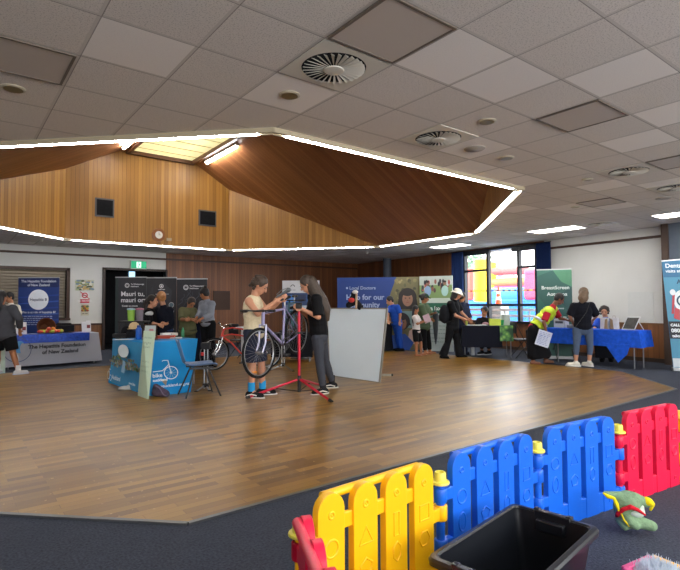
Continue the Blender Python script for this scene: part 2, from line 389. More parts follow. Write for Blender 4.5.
for k in range(1, 6): mb.bx((SKU0, SKV0+k*.56, ZT+.018), (SKU1, SKV0+k*.56+.012, ZT+.03))
mb.build('glazing_bar', M('#a89a5c', .5), sk, smooth=0)
# walls
D_U0, D_U1, D_ZT = LU(104.5, 310), LU(165, 310), LZ(135, 270.8)
S_U1, S_ZT = LU(66, 300), LZ(30, 269.5); WU = D_U1+.02
CU = (13.85-.0)
holes = [(-1.5, S_U1, .98, S_ZT), (D_U0, D_U1, 0, D_ZT)]
mb = MB(); wall(mb, LW, UX, LN, -4.8, WU, .78, CEIL, holes); struct(mb.build('wall_left', WHITE_WALL, smooth=0))
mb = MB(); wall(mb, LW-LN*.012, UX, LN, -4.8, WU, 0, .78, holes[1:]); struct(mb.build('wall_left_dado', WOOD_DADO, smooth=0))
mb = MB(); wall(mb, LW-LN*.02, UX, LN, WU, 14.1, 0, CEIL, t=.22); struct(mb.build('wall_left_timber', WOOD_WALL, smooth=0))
z = LZ(0, 250.5); z2 = LZ(165, 259.8); zz = (z+z2)/2
mb = MB(); mb.bx((-4.8, 16.64, zz-.03), (13.8, 16.7, zz+.03)); struct(mb.build('trim_2', BROWN, smooth=0))
mb = MB(); mb.bx((-4.8, 16.66, .76), (D_U0-.08, 16.7, .81)); struct(mb.build('trim_3', BROWN, smooth=0))
# door opening with a dark passage behind
mb = MB()
for a, b in ((D_U0-.07, D_U0), (D_U1, D_U1+.05)): mb.bx((a, 16.62, 0), (b, 16.9, D_ZT+.07))
mb.bx((D_U0-.07, 16.62, D_ZT), (D_U1+.05, 16.9, D_ZT+.07)); dr = struct(mb.build('door_1', DKBROWN, smooth=0))
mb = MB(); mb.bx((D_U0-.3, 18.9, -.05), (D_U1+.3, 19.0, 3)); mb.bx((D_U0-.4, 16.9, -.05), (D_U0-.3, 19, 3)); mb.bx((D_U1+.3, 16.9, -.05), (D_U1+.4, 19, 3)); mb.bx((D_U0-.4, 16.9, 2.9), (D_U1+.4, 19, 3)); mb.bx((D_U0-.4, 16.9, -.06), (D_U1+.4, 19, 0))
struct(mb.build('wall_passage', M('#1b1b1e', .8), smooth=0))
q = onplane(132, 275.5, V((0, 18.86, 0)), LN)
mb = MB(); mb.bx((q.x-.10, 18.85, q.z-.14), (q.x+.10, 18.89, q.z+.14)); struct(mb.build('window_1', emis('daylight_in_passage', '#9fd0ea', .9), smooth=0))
# servery opening with its roller shutter
mb = MB()
mb.bx((S_U1, 16.63, .92), (S_U1+.09, 16.95, S_ZT+.08)); mb.bx((-1.6, 16.63, S_ZT), (S_U1+.09, 16.95, S_ZT+.08)); mb.bx((-1.6, 16.5, .92), (S_U1+.09, 16.95, .98))
sv = struct(mb.build('window_2', BROWN, smooth=0))
mb = MB(); zc = .98
while zc < S_ZT:
    mb.prism([(-1.5, 16.86, zc), (-1.5, 16.84, zc+.02), (-1.5, 16.84, zc+.065), (-1.5, 16.86, zc+.085)], (S_U1+1.5, 0, 0)); zc += .085
mb.bx((-1.5, 16.86, .95), (S_U1, 16.9, S_ZT)); mb.build('roller_shutter', M('#8e8371', .45, .3), sv, smooth=0)
# wall right: timber, window, white board wall
W0, W1 = RS(464, 290), RS(538.5, 290); ZS = .80; ZW = RZ(500, 247.5); BW0, BW1 = RS(545, 290), RS(669, 280)
ZD = RZ(640, 323.6)
print('window', W0, W1, 'zw', ZW, 'board', BW0, BW1, 'dado', ZD, 'left', D_U0, D_U1, D_ZT, S_ZT, zz)
ZW = min(ZW, CEIL-.03)
HW = [(W1, W0, ZS, ZW)]
mb = MB(); wall(mb, RA, RD, RN, BW1-1.5, BW0, ZD, CEIL); struct(mb.build('wall_right', WHITE_WALL, smooth=0))
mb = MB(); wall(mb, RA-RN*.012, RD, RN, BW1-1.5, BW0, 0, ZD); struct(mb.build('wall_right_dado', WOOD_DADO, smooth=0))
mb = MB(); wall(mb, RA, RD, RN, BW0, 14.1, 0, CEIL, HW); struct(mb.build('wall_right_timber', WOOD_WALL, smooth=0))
def rp(s, z, out=0.0): return RA+RD*s+U0*z-RN*out
def rbox(mb, s0, s1, z0, z1, o0, o1): mb.box(rp((s0+s1)/2, (z0+z1)/2, (o0+o1)/2), (abs(s1-s0), abs(o1-o0), abs(z1-z0)), RD, RN, U0)
zt = (RZ(552.4, 248.1)+RZ(669.7, 235.3))/2
mb = MB(); rbox(mb, BW1, BW0, zt-.03, zt+.03, 0, .03); struct(mb.build('trim_4', BROWN, smooth=0))
mb = MB(); rbox(mb, BW1, BW0, ZD-.02, ZD+.02, 0, .035); struct(mb.build('trim_5', M('#7c5530', .5), smooth=0))
mb = MB(); rbox(mb, BW1, 14, 0, .09, 0, .03); struct(mb.build('baseboard_right', M('#3b2d24', .6), smooth=0))
mb = MB(); rbox(mb, BW1-.14, BW1, 0, CEIL, 0, .30); struct(mb.build('trim_6', M('#49382e', .5), smooth=0))
mb = MB(); rbox(mb, BW1-1.5, BW1-.14, 0, CEIL, 0, .26); struct(mb.build('wall_pier', M('#5d6672', .7), smooth=0))
# writing surface on the white wall
b0, b1 = RS(653.5, 300), RS(628, 300)
mb = MB(); rbox(mb, b0, b1, RZ(640, 322), RZ(640, 292), 0, .012)
tag(mb.build('projection_panel', M('#cfd1ce', .6, noise=.02), smooth=0, loc=rp(b0, 1.2)), 'faint grey-white square panel fixed on the white wall above the easel', 'panel')
# unseen sides with their windows (daylight enters there)
mb = MB(); mb.bx((-5, -4.2, 0), (-4.8, 17.2, CEIL)); struct(mb.build('wall_near_left', WHITE_WALL, smooth=0))
hb = [(-3.5, 1.5, .9, 2.8), (2.3, 7.3, .9, 2.8), (8.0, 11.5, .9, 2.8)]
mb = MB(); wall(mb, V((0, -4.2, 0)), UX, V((0, -1, 0)), -5, 14.5, 0, CEIL, hb); struct(mb.build('wall_behind', WHITE_WALL, smooth=0))
mb = MB(); mb.prism([(12.5-.0, 2.9, 0), (12.7, 2.9, 0), (12.7, -4.4, 0), (12.5, -4.4, 0)], (0, 0, CEIL)); struct(mb.build('wall_right_near', WHITE_WALL, smooth=0))
for k, h in enumerate(hb):
    mb = MB()
    for a in (h[0], (h[0]+h[1])/2, h[1]): mb.bx((a-.03, -4.25, h[2]), (a+.03, -4.15, h[3]))
    for a in (h[2], h[3]): mb.bx((h[0], -4.25, a-.03), (h[1], -4.15, a+.03))
    struct(mb.build('window_%d' % (k+3), M('#2b2e33', .4, .5), smooth=0))
# the window wall: dark aluminium frame, three lights
mb = MB(); FR_ = M('#23262d', .4, .4)
xs = [(464, 466.3), (487.8, 490.2), (518.6, 521.2), (536.3, 539)]
for a, b in xs: rbox(mb, RS(a, 290), RS(b, 290), ZS, ZW, -.06, .06)
for (a, b, ya, yb) in ((464, 539, 255.6, 251.2), ): pass
rbox(mb, W0, W1, ZW-.06, ZW+.0, -.06, .06); rbox(mb, W0, W1, ZS-.03, ZS+.03, -.06, .10)
z3 = RZ(500, 305.0); rbox(mb, W0, W1, z3-.035, z3+.035, -.05, .05)
z4 = RZ(476, 270.8); rbox(mb, RS(464, 290), RS(489, 290), z4-.035, z4+.035, -.05, .05)
z5 = RZ(529, 266.6); rbox(mb, RS(520, 290), RS(539, 290), z5-.035, z5+.035, -.05, .05)
for s_, zz_ in ((RS(477, 290), RZ(477, 255)), (RS(529, 290), RZ(529, 250))):
    rbox(mb, s_-RS(477, 290)+RS(477+10.5, 290) if False else s_-.55, s_+.55, zz_, ZW, -.05, .05)
wn = struct(mb.build('window_6', FR_, smooth=0))
mb = MB(); rbox(mb, W1, W0, ZS, ZW, -.005, .005); mb.build('glass_pane', GLASS, wn, smooth=0)
# column
cpt = onplane(387.5, 300, RA-RN*.45, RN); mb = MB(); mb.lathe([(.155, 0), (.155, CEIL)], (cpt.x, cpt.y, 0)); struct(mb.build('trim_7', M('#4a5360', .6)))
# ------------------------------------------------------------------ outside
mb = MB(); mb.prism([(12.9, -12, -.25), (40, -12, -.25), (40, 40, -.25), (14.6, 40, -.25)], (0, 0, .1)); struct(mb.build('floor_outside', M('#8f918f', .9), smooth=0))
# ------------------------------------------------------------------ light
w = bpy.data.worlds.new('overcast_sky'); bpy.context.scene.world = w; w.use_nodes = True; nt = w.node_tree
bg = nt.nodes['Background']; tc = nt.nodes.new('ShaderNodeTexCoord'); sp = nt.nodes.new('ShaderNodeSeparateXYZ'); nt.links.new(tc.outputs['Generated'], sp.inputs[0])
c = mixc(nt, math_n(nt, 'MAXIMUM', sp.outputs[2], 0.0), (1.0, .98, .97, 1), (.74, .85, 1, 1)); nt.links.new(c, bg.inputs[0]); bg.inputs[1].default_value = 4.2
def portal(c, d, sx, sz):
    l = bpy.data.lights.new('daylight_portal', 'AREA'); l.shape = 'RECTANGLE'; l.size = sx; l.size_y = sz; l.cycles.is_portal = True
    o = bpy.data.objects.new('daylight_portal', l); C.objects.link(o); o.location = c; o.rotation_euler = V(d).to_track_quat('-Z', 'Y').to_euler()
for h in hb: portal(((h[0]+h[1])/2, -4.3, (h[2]+h[3])/2), (0, 1, 0), h[1]-h[0], h[3]-h[2])
portal(rp((W0+W1)/2, (ZS+ZW)/2, -.12), -RN, abs(W1-W0), ZW-ZS)
TUBE = emis('fluorescent_lamp', '#f8f8fb', 34.0); LITP = emis('lit_prismatic_diffuser', '#fbf8f2', 8.0)
WMET = M('#d8d4c8', .45, noise=.02); CREAM = M('#b8ad92', .5, noise=.02)
# tube lights round the coffer rim: one continuous batten per edge
EL = ['along the nearest rim of the timber coffer', 'on the near right slanting rim of the coffer', 'along the right rim of the coffer by the banners', 'on the far right slanting rim under the low timber wall', 'under the clock wall of the coffer', 'on the far left slanting rim under the timber wall', 'along the left rim of the coffer', 'on the near left slanting rim of the coffer']
for i, (a, b) in enumerate(zip(OCT, OCT[1:]+OCT[:1])):
    A, B = V((*a, 0)), V((*b, 0)); D = (B-A).normalized(); inn = V((-D.y, D.x, 0)); L = (B-A).length
    t = thing('batten_light', 'continuous white fluorescent batten '+EL[i], 'light', A+U0*CEIL, 'fluorescent battens round the coffer')
    mb = MB(); q0, q1 = A+D*.0+inn*.0, B-D*.0
    mb.prism([A+U0*(CEIL-.012)-inn*.03-D*.02, B+U0*(CEIL-.012)-inn*.03+D*.02, B-D*.04+inn*.095+U0*(CEIL-.012), A+D*.04+inn*.095+U0*(CEIL-.012)], (0, 0, .014)); mb.build('housing', CREAM, t, smooth=0)
    mb = MB(); mb.prism([A-inn*.035-D*.02, B-inn*.035+D*.02, B-inn*.01, A-inn*.01], (0, 0, .05)); 
    for v in mb.b.verts: v.co.z += CEIL-.045
    mb.build('edge_trim', CREAM, t, smooth=0)
    mb = MB(); mb.prism([A+D*.038+inn*.089, B-D*.038+inn*.089, B-D*.04+inn*.096, A+D*.04+inn*.096], (0, 0, .03))
    for v in mb.b.verts: v.co.z += CEIL-.03
    mb.build('inner_lip', CREAM, t, smooth=0)
    n = max(2, round((L-.3)/1.55)); st = (L-.30)/n
    for k in range(n):
        p = A+D*(.15+st*k+.012)+inn*.05+U0*(CEIL-.030); q = A+D*(.15+st*(k+1)-.012)+inn*.05+U0*(CEIL-.030)
        mb = MB(); mb.tube([p, q], .014, 8); mb.build('lamp_tube', TUBE, t)
        for e, sg in ((p, -1), (q, 1)):
            mb = MB(); mb.box(e+D*sg*.004+U0*.012, (.014, .045, .03), D, inn, U0); mb.build('lamp_holder', WMET, t, smooth=0)
for nm, uu, sg in (('on the sloping boards right of the skylight', 5.86, 1), ('on the sloping boards left of the skylight', 3.58, -1)):
    t = thing('batten_light', 'short white fluorescent batten '+nm, 'light', (uu, 12.9, ZT))
    zz0 = zr(uu)-.03; mb = MB(); mb.bx((uu-.06, 11.9, zz0-.03), (uu+.06, 13.9, zz0+.04)); mb.build('housing', WMET, t, smooth=0)
    mb = MB(); mb.tube([(uu, 11.95, zz0-.055), (uu, 13.85, zz0-.055)], .03, 8); mb.build('lamp_tube', TUBE, t)
# ceiling fittings, all on the 0.6 m grid
def cell(i, j): return 2.48+.6*i, 1.98+.6*j
def vent(i, j, lab):
    x, y = cell(i+.5, j+.5); t = thing('ceiling_vent', lab, 'vent', (x, y, CEIL), 'round swirl diffusers in the ceiling')
    mb = MB(); n = 40; R = .235
    for k in range(n):     # square plate with a round hole
        a, b = 2*PI*k/n, 2*PI*(k+1)/n
        def sq(a):
            c, s_ = math.cos(a), math.sin(a); f = .287/max(abs(c), abs(s_)); return V((x+c*f, y+s_*f, CEIL-.008))
        i0, i1 = V((x+R*math.cos(a), y+R*math.sin(a), CEIL-.008)), V((x+R*math.cos(b), y+R*math.sin(b), CEIL-.008))
        mb.prism([i0, i1, sq(b), sq(a)], (0, 0, .0075))
    mb.build('face_plate', WMET, t, smooth=0)
    mb = MB(); mb.lathe([(.235, -.002), (.235, -.0005)], (x, y, CEIL-.001)); mb.build('dark_throat', M('#25282c', .9), t)
    mb = MB()
    for k in range(28):
        a = 2*PI*k/28; d = V((math.cos(a), math.sin(a), 0)); e = V((-d.y, d.x, 0)); p0 = V((x, y, CEIL-.012))
        w0, w1 = .003, .0135
        mb.prism([p0+d*.07-e*w0, p0+d*.225-e*w1, p0+d*.225+e*w1*.8+U0*-.012, p0+d*.07+e*w0+U0*-.008], (0, 0, .003))
    mb.build('vane', WMET, t, smooth=0)['kind'] = 'stuff'
    mb = MB(); mb.lathe([(.075, 0), (.07, -.008), (.0, -.012)], (x, y, CEIL-.02)); mb.build('centre_disc', WMET, t); return t
vent(-1, 1, 'largest round white swirl vent, nearest the camera beside the big brown-grey panel')
vent(2, 2, 'round swirl vent above the near rim of the timber coffer')
vent(7, 1, 'round swirl vent right of the small downlights, touching a grey panel')
vent(9.6, 1, 'round swirl vent cut by the right edge of the photo')
vent(14, 4.9, 'distant round swirl vent beside the lit panel above the dark blue curtain')
def panel(i0, j0, w_, h_, lab, lit=False):
    x, y = cell(i0, j0); t = thing('ceiling_light' if lit else 'ceiling_panel', lab, 'light' if lit else 'ceiling panel', (x, y, CEIL), 'lit ceiling panels' if lit else 'unlit grey ceiling panels')
    mb = MB(); mb.bx((x+.03, y+.03, CEIL-.008), (x+w_*.6-.03, y+h_*.6-.03, CEIL-.001)); mb.build('diffuser', LITP if lit else M('#c4bab0', .5, noise=.02, scale=2), t, smooth=0)
    mb = MB()
    for a in ((x+.012, y+.012, x+w_*.6-.012, y+.03), (x+.012, y+h_*.6-.03, x+w_*.6-.012, y+h_*.6-.012), (x+.012, y+.03, x+.03, y+h_*.6-.03), (x+w_*.6-.03, y+.03, x+w_*.6-.012, y+h_*.6-.03)):
        mb.bx((a[0], a[1], CEIL-.012), (a[2], a[3], CEIL-.0005))
    mb.build('frame', WMET if lit else M('#6f655b', .5), t, smooth=0)
panel(-1, 0, 1, 1, 'large blank brown-grey panel beside the nearest swirl vent'); panel(3, 0, 1, 1, 'blank grey panel at upper right between plain tiles')
panel(7, .0, 1, 1, 'blank grey panel at the right edge next to the swirl vent'); panel(10, 3, 1, 1, 'small distant grey panel right of the far downlights')
panel(-4, 3, 1, 1, 'blank grey panel at the upper left corner of the photo')
panel(14, 1.6, 1, 2, 'glowing ceiling panel at the right edge above the white wall', True); panel(14, 6.1, 1, 2, 'glowing ceiling panel in front of the dark blue curtain', True)
panel(15, 12.2, 1, 2, 'glowing ceiling panel in front of the coffer corner and banners', True)
for i, j, lab in ((-1, -4, 'first'), (4, -4, 'second'), (9, -4, 'third'), (-1, -8, 'fourth'), (4, -8, 'fifth'), (9, -8, 'sixth')): panel(i, j, 1, 2, 'added unseen light panel behind the camera, '+lab+' of six', True)  # out-of-view panels added to brighten the foreground fence
def downlight(i, j, lab, r=.075):
    x, y = cell(i, j); t = thing('downlight', lab, 'light', (x, y, CEIL), 'small round recessed downlights')
    mb = MB(); mb.lathe([(r*1.15, 0), (r*1.15, -.006), (r*.92, -.012), (r*.85, -.004)], (x, y, CEIL)); mb.build('trim_ring', M('#cbc4b0', .4, .3), t)
    mb = MB(); mb.lathe([(r*.90, -.013), (r*.84, -.003), (r*.6, -.004), (r*.3, -.006), (0, -.006)], (x, y, CEIL)); mb.build('reflector', M('#9a8f68', .3, .7), t)
downlight(-.5, 2.5, 'round recessed downlight left of the largest swirl vent'); downlight(-3.5, 4.5, 'round recessed downlight at the left edge of the photo')
downlight(2.5, 1.5, 'round recessed downlight above the flat white speaker disc'); downlight(4.5, 2.5, 'small recessed downlight right of the flat speaker disc')
downlight(7.5, 2.4, 'small recessed downlight left of the grey-edged swirl vent', .065); downlight(10.6, 4.3, 'farthest small downlight, left of the small grey panel', .065)
for i, j, lab in ((3.5, 2.5, 'flat round white speaker disc between two downlights'), (11.3, 2.2, 'flat round grey speaker disc near the lit panel at right')):
    x, y = cell(i, j); mb = MB(); mb.lathe([(.115, 0), (.115, -.006), (.105, -.012), (.0, -.014)], (x, y, CEIL)); tag(mb.build('ceiling_speaker', M('#aaa49c', .6), loc=(x, y, CEIL)), lab, 'speaker')
# small detectors / spots under the far ceiling
for (px, py, lab) in ((42, 241, 'tiny white sprinkler on the ceiling above the shutter'), (367, 254, 'tiny white sprinkler on the ceiling in front of the round column'), (283, 251.5, 'tiny white sprinkler below the low timber wall of the coffer'), (334, 250, 'tiny white sprinkler near the far right corner of the timber wall')):
    p = G(px, py-2, CEIL); mb = MB(); mb.lathe([(.05, 0), (.05, -.02), (.02, -.03), (.02, -.06), (.035, -.065), (.0, -.07)], p, n=12); tag(mb.build('sprinkler', WMET, loc=p), lab, 'sprinkler')
# fittings on the clock wall
CW = 14.54
def cwp(x, y): return onplane(x, y, V((0, CW, 0)), V((0, 1, 0)))
for x0, y0, x1, y1, lab in ((95, 197, 114, 218, 'dark square vent grille high on the clock wall, left one'), (198.5, 209, 216, 227, 'dark square vent grille high on the clock wall, right of the clock')):
    a, b = cwp(x0, (y0+y0+1)/2), cwp(x1, y1); t = thing('wall_grille', lab, 'grille', (a.x, CW, b.z))
    mb = MB(); mb.bx((a.x, CW-.03, b.z), (b.x, CW, a.z)); mb.build('frame', M('#5a5a5c', .5, .3), t, smooth=0)
    mb = MB(); mb.bx((a.x+.04, CW-.034, b.z+.04), (b.x-.04, CW-.03, a.z-.04)); n = 12
    for k in range(n): zc = b.z+.04+(a.z-b.z-.08)*(k+.5)/n; mb.bx((a.x+.04, CW-.042, zc-.008), (b.x-.04, CW-.034, zc+.006))
    mb.build('mesh_insert', M('#15161a', .7), t, smooth=0)
p = cwp(158.5, 235); t = thing('wall_clock', 'round timber-rimmed clock with a white face on the timber wall', 'clock', (p.x, CW, p.z)); A = (V((1, 0, 0)), V((0, 0, 1)), V((0, -1, 0)))
mb = MB(); mb.lathe([(.19, 0), (.185, .035), (.12, .05), (.10, .04)], p, A, 32); mb.build('rim', M('#8a5528', .35), t)
mb = MB(); mb.lathe([(.105, .04), (.105, .043)], p, A, 32); mb.build('dial', M('#e6e4de', .4, noise=.01), t)
mb = MB(); mb.box(p+V((0.0, -.046, .03)), (.009, .003, .07)); mb.box(p+V((.03, -.047, 0)), (.06, .003, .007)); mb.build('clock_hand', BLACK, t, smooth=0)
p = cwp(169, 239.5); mb = MB(); mb.bx((p.x-.07, CW-.02, p.z-.04), (p.x+.07, CW, p.z+.04)); mb.bx((p.x-.05, CW-.026, p.z-.02), (p.x-.01, CW-.02, p.z+.02)); mb.bx((p.x+.01, CW-.026, p.z-.02), (p.x+.05, CW-.02, p.z+.02)); tag(mb.build('wall_switch', M('#b7a68a', .5), loc=p, smooth=0), 'small double wall socket plate just right of the clock', 'switch')
# ------------------------------------------------------------------ camera
cam = bpy.data.cameras.new('camera'); co = bpy.data.objects.new('camera', cam); C.objects.link(co); bpy.context.scene.camera = co
cam.sensor_width = 36; cam.lens = FOC/680*36; cam.clip_start = .05
m = Matrix((RT, UPP, -FW)).transposed().to_4x4(); m.translation = CAM; co.matrix_world = m
vs_ = bpy.context.scene.view_settings; vs_.view_transform = 'Standard'; vs_.look = 'None'; vs_.gamma = 1; vs_.use_curve_mapping = False; vs_.exposure = 1.3
# ================================================================== foreground: toy fence, crate, plush, tray
def fl(x, y, z=0.0): p = G(x, y); return V((p.x, p.y, z))
def oz(x, d, z): p = P(x, 300, d); return V((p.x, p.y, z))       # a point at image column x and depth d, height z
J = [V((1.076, 1.648, 0)), V((1.916, 1.690, 0)), V((2.768, 1.690, 0)), V((3.589, 1.591, 0)), V((4.40, 1.495, 0)), V((5.2, 1.35, 0))]
JR = J[0]+(G(335, 551, .6)-G(318, 517, .6)).normalized()*.84; JR.z = 0
YEL, BLU, RED = M('#f7bb0c', .38, noise=.02, scale=3), M('#1266e0', .38, noise=.03, scale=3), M('#e01444', .38, noise=.03, scale=3)
PALEY = M('#e8de58', .4, noise=.02)
def fence(a, b, mat, label, cname, flip=1):
    D = (b-a).normalized(); Nn = V((D.y, -D.x, 0))*flip; L = (b-a).length
    t = thing('play_fence_panel', label, 'fence panel', a, 'plastic play fence panels')
    pw = (L-.095)/4; gap = .050; T = .036
    def pt(s, z, n=0): return a+D*s+U0*z+Nn*n
    mb = MB()
    mb.prism([pt(.0475+pw/2, .0, -T/2+.003), pt(L-.0475-pw/2, .0, -T/2+.003), pt(L-.0475-pw/2, .125, -T/2+.003), pt(.0475+pw/2, .125, -T/2+.003)], Nn*(T-.006)); mb.build('rail', mat, t, smooth=35, bevel=.006); mb = MB()
    mb.prism([pt(.0475+pw/2, .44, -T/2+.008), pt(L-.0475-pw/2, .44, -T/2+.008), pt(L-.0475-pw/2, .505, -T/2+.008), pt(.0475+pw/2, .505, -T/2+.008)], Nn*(T-.018))
    mb.build('rail', mat, t, smooth=35, bevel=.006)
    mb = MB(); mb.tube([pt(.13, .578, -.032), pt(L-.13, .578, -.032)], .019, 12); mb.build('top_bar', mat, t)
    for k in range(4):
        s0 = .0475+pw*k+gap/2; s1 = s0+pw-gap; c = (s0+s1)/2; r = (s1-s0)/2
        out = [(s0, .0), (s1, .0), (s1, .60-r)]+[(c+r*math.cos(q*PI/10), .60-r+r*math.sin(q*PI/10)) for q in range(1, 10)]+[(s0, .60-r)]
        mb = MB(); mb.prism([pt(x, z, -T/2) for x, z in out], Nn*T); 
        def ol(pts, w=.006): mb.tube([pt(c+x, z, T/2-.001) for x, z in pts], w, 6, closed=True)
        def ng(n, z, rx, ry, a0): ol([(rx*math.cos(a0+2*PI*i/n), z+ry*math.sin(a0+2*PI*i/n)) for i in range(n)])
        ng(16, .515, .013, .013, 0); mb.tube([pt(c-.007, .522, T/2), pt(c+.007, .508, T/2)], .003, 5)
        (lambda: ng(20, .385, .034, .034, 0), lambda: ng(3, .375, .044, .046, PI/2), lambda: ol([(-.016, .33), (.016, .33), (.016, .43), (-.016, .43)]), lambda: ol([(-.032, .345), (.032, .345), (.032, .415), (-.032, .415)]))[k]()
        (lambda: ng(20, .26, .026, .045, 0), lambda: ng(5, .255, .036, .036, PI/2), lambda: ng(6, .26, .026, .042, PI/2), lambda: ng(6, .26, .036, .036, 0))[k]()
        ng(4, .065, .012, .012, PI/4) if k in (0, 3) else None
        mb.build('picket', mat, t, smooth=50, bevel=.012)
    for s, zs, cc in ((0, ((.385, .455), (.14, .21)), .09), (L, ((.30, .375), (.05, .125)), L-.09)):
        for z0, z1 in zs:
            mb = MB(); mb.lathe([(.030, z0), (.033, z0+.006), (.033, z1-.006), (.030, z1)], pt(s, 0), n=20)
            mb.box(pt((s+cc)/2, (z0+z1)/2), (abs(cc-s), .035, z1-z0-.012), D, Nn, U0); mb.build('hinge_lug', mat, t, bevel=.003)
    return t
fence(J[0], J[1], YEL, 'yellow plastic play fence panel with four rounded pickets', 'yellow')
fence(J[1], J[2], BLU, 'blue plastic play fence panel directly behind the black crate, next to the yellow one', 'blue')
fence(J[2], J[3], BLU, 'blue plastic play fence panel with the green plush toy leaning at its end', 'blue')
fence(J[3], J[4], RED, 'red plastic play fence panel right of the blue panels', 'red')
fence(J[4], J[5], YEL, 'yellow plastic play fence panel cut by the right edge of the photo', 'yellow')
fence(J[0], JR, RED, 'red plastic play fence panel turned towards the camera at the corner', 'red', -1)
for k, (j, mt, lab) in enumerate(((J[0], YEL, 'yellow post with pale cap at the corner of the red and yellow fence panels'), (J[1], BLU, 'post with pale yellow cap between the yellow and the blue fence panel'), (J[2], BLU, 'post with pale yellow cap between the two blue fence panels'), (J[3], RED, 'post with yellow cap between the blue and the red fence panel'), (J[4], YEL, 'post with yellow cap at the right end of the red fence panel'))):
    t = thing('fence_post', lab, 'post', j, 'fence posts with yellow caps')
    mb = MB(); mb.lathe([(.021, 0), (.021, .475)], j, n=16); mb.build('post', mt, t)
    mb = MB(); mb.lathe([(.044, .475), (.046, .48), (.044, .487), (.030, .489), (.028, .525), (.025, .531), (.020, .531), (.018, .515), (0, .513)], j, n=20); mb.build('cap', PALEY, t)
# crate
T_, L_, R_ = [V((q.x, q.y, 0)) for q in (G(513, 502.5, .35), G(426.5, 556, .35), G(600, 527, .35))]; cc = (L_+R_)/2; ex = (T_-L_).normalized(); ey = (T_-R_).normalized(); hx, hy = (T_-L_).length/2, (T_-R_).length/2
t = thing('storage_crate', 'large open black plastic crate standing in front of the blue fence', 'crate', cc)
CR = M('#14171d', .33, noise=.05, scale=6)
def loftrr(mb, rows, cap0=True, cap1=True):
    rings = []
    for sx, sy, z in rows:
        r = .032; ring = []
        for qx, qy, a0 in ((1, 1, 0), (-1, 1, 90), (-1, -1, 180), (1, -1, 270)):
            for k in range(5):
                a = math.radians(a0+k*22.5); ring.append(mb.b.verts.new(cc+ex*(qx*(sx-r)+r*math.cos(a))+ey*(qy*(sy-r)+r*math.sin(a))+U0*z))
        rings.append(ring)
    for a, b in zip(rings, rings[1:]):
        for i in range(len(a)): mb.face([a[i], a[(i+1) % len(a)], b[(i+1) % len(a)], b[i]])
    if cap0: mb.face(rings[0][::-1])
    if cap1: mb.face(rings[-1])
mb = MB(); loftrr(mb, [(hx-.07, hy-.07, 0), (hx-.02, hy-.02, .32), (hx-.022, hy-.022, .345), (hx-.028, hy-.028, .345), (hx-.03, hy-.03, .32), (hx-.078, hy-.078, .012)]); mb.build('body', CR, t, smooth=30)
mb = MB(); loftrr(mb, [(hx-.018, hy-.018, .315), (hx+.002, hy+.002, .318), (hx+.004, hy+.004, .338), (hx-.002, hy-.002, .35), (hx-.02, hy-.02, .352), (hx-.026, hy-.026, .345), (hx-.026, hy-.026, .316)], False, False); mb.build('rim', CR, t, smooth=30)
for sg in (1, -1):
    mb = MB(); mb.box(cc+ex*sg*(hx-.012)+U0*.335, (.035, .17, .045), ex, ey, U0); mb.box(cc+ex*sg*(hx-.045)+U0*.30, (.03, .13, .05), ex, ey, U0)
    for q in (-1, 1): mb.box(cc+ex*sg*(hx-.01)+ey*q*.075+U0*.353, (.03, .03, .02), ex, ey, U0)
    mb.build('handle', CR, t, bevel=.005)
mb = MB()
for k in (-1, 0, 1): mb.box(cc+ex*k*.16+U0*.02, (.012, 2*(hy-.09), .016), ex, ey, U0)
mb.box(cc+U0*.02, (2*(hx-.1), .012, .016), ex, ey, U0); mb.build('base_rib', CR, t, smooth=0)
# plush
d0 = 3.0
def pp(x, y, dd=0): return P(x, y, d0+dd)
GR = M('#7d9a78', .95, noise=.12, scale=60, bump=.5); YP = M('#e8d21c', .9, noise=.05); WP = M('#c9d6c9', .95, noise=.05, scale=60); RP = M('#c01528', .8)
t = thing('plush_toy', 'green plush animal with yellow trim and red ribbon slumped by the blue fence', 'plush toy', fl(630, 531))
mb = MB(); VFr = (R0, F0, U0)
mb.ball(pp(628, 502), (.078, .07, .066), VFr); mb.ball(pp(628, 517), (.068, .07, .064), VFr); mb.ball(pp(623, 508), (.055, .06, .06), VFr)
mb.cap(pp(620, 497), pp(604, 492.5), .034, .010); mb.cap(pp(634, 498, -.02), pp(647, 503, -.03), .036, .026); mb.cap(pp(636, 521, -.03), pp(652, 526, -.06), .038, .030)
mb.cap(pp(630, 521, -.05), pp(636, 526, -.06), .030, .024); mb.cap(pp(621, 520), pp(625, 527, -.03), .03, .022)
mb.build('body', GR, t, remesh=.007)
mb = MB(); mb.ball(pp(637, 512.5, -.045), (.05, .03, .03), VFr); mb.ball(pp(640, 506, -.03), (.02, .03, .03), VFr); mb.build('belly', WP, t, remesh=.008)
mb = MB(); mb.tube([pp(603, 493, -.01), pp(608, 496.5, -.02), pp(614, 498.5, -.03), pp(616.5, 504, -.045), pp(619, 511, -.05)], [.004, .012, .010, .012, .006], 8); mb.tube([pp(621, 513, -.055), pp(624, 520, -.066), pp(629, 526, -.06)], .005, 6); mb.build('crest', YP, t)
mb = MB(); mb.cap(pp(646.5, 501, -.035), pp(649, 502, -.045), .026, .024); mb.cap(pp(650, 500, -.04), pp(653, 504, -.045), .012, .012); mb.cap(pp(653, 504, -.04), pp(650.5, 510, -.04), .013, .009); mb.build('claw', YP, t, remesh=.006)
mb = MB(); mb.tube([pp(617, 516, .01), pp(618, 513.5, -.04), pp(624, 509, -.068), pp(631, 507, -.075), pp(638, 510, -.078), pp(645, 515, -.06)], [.012, .013, .011, .014, .010, .006], 8); mb.ball(pp(631, 507.5, -.08), (.018, .01, .011), VFr); mb.build('ribbon', RP, t)
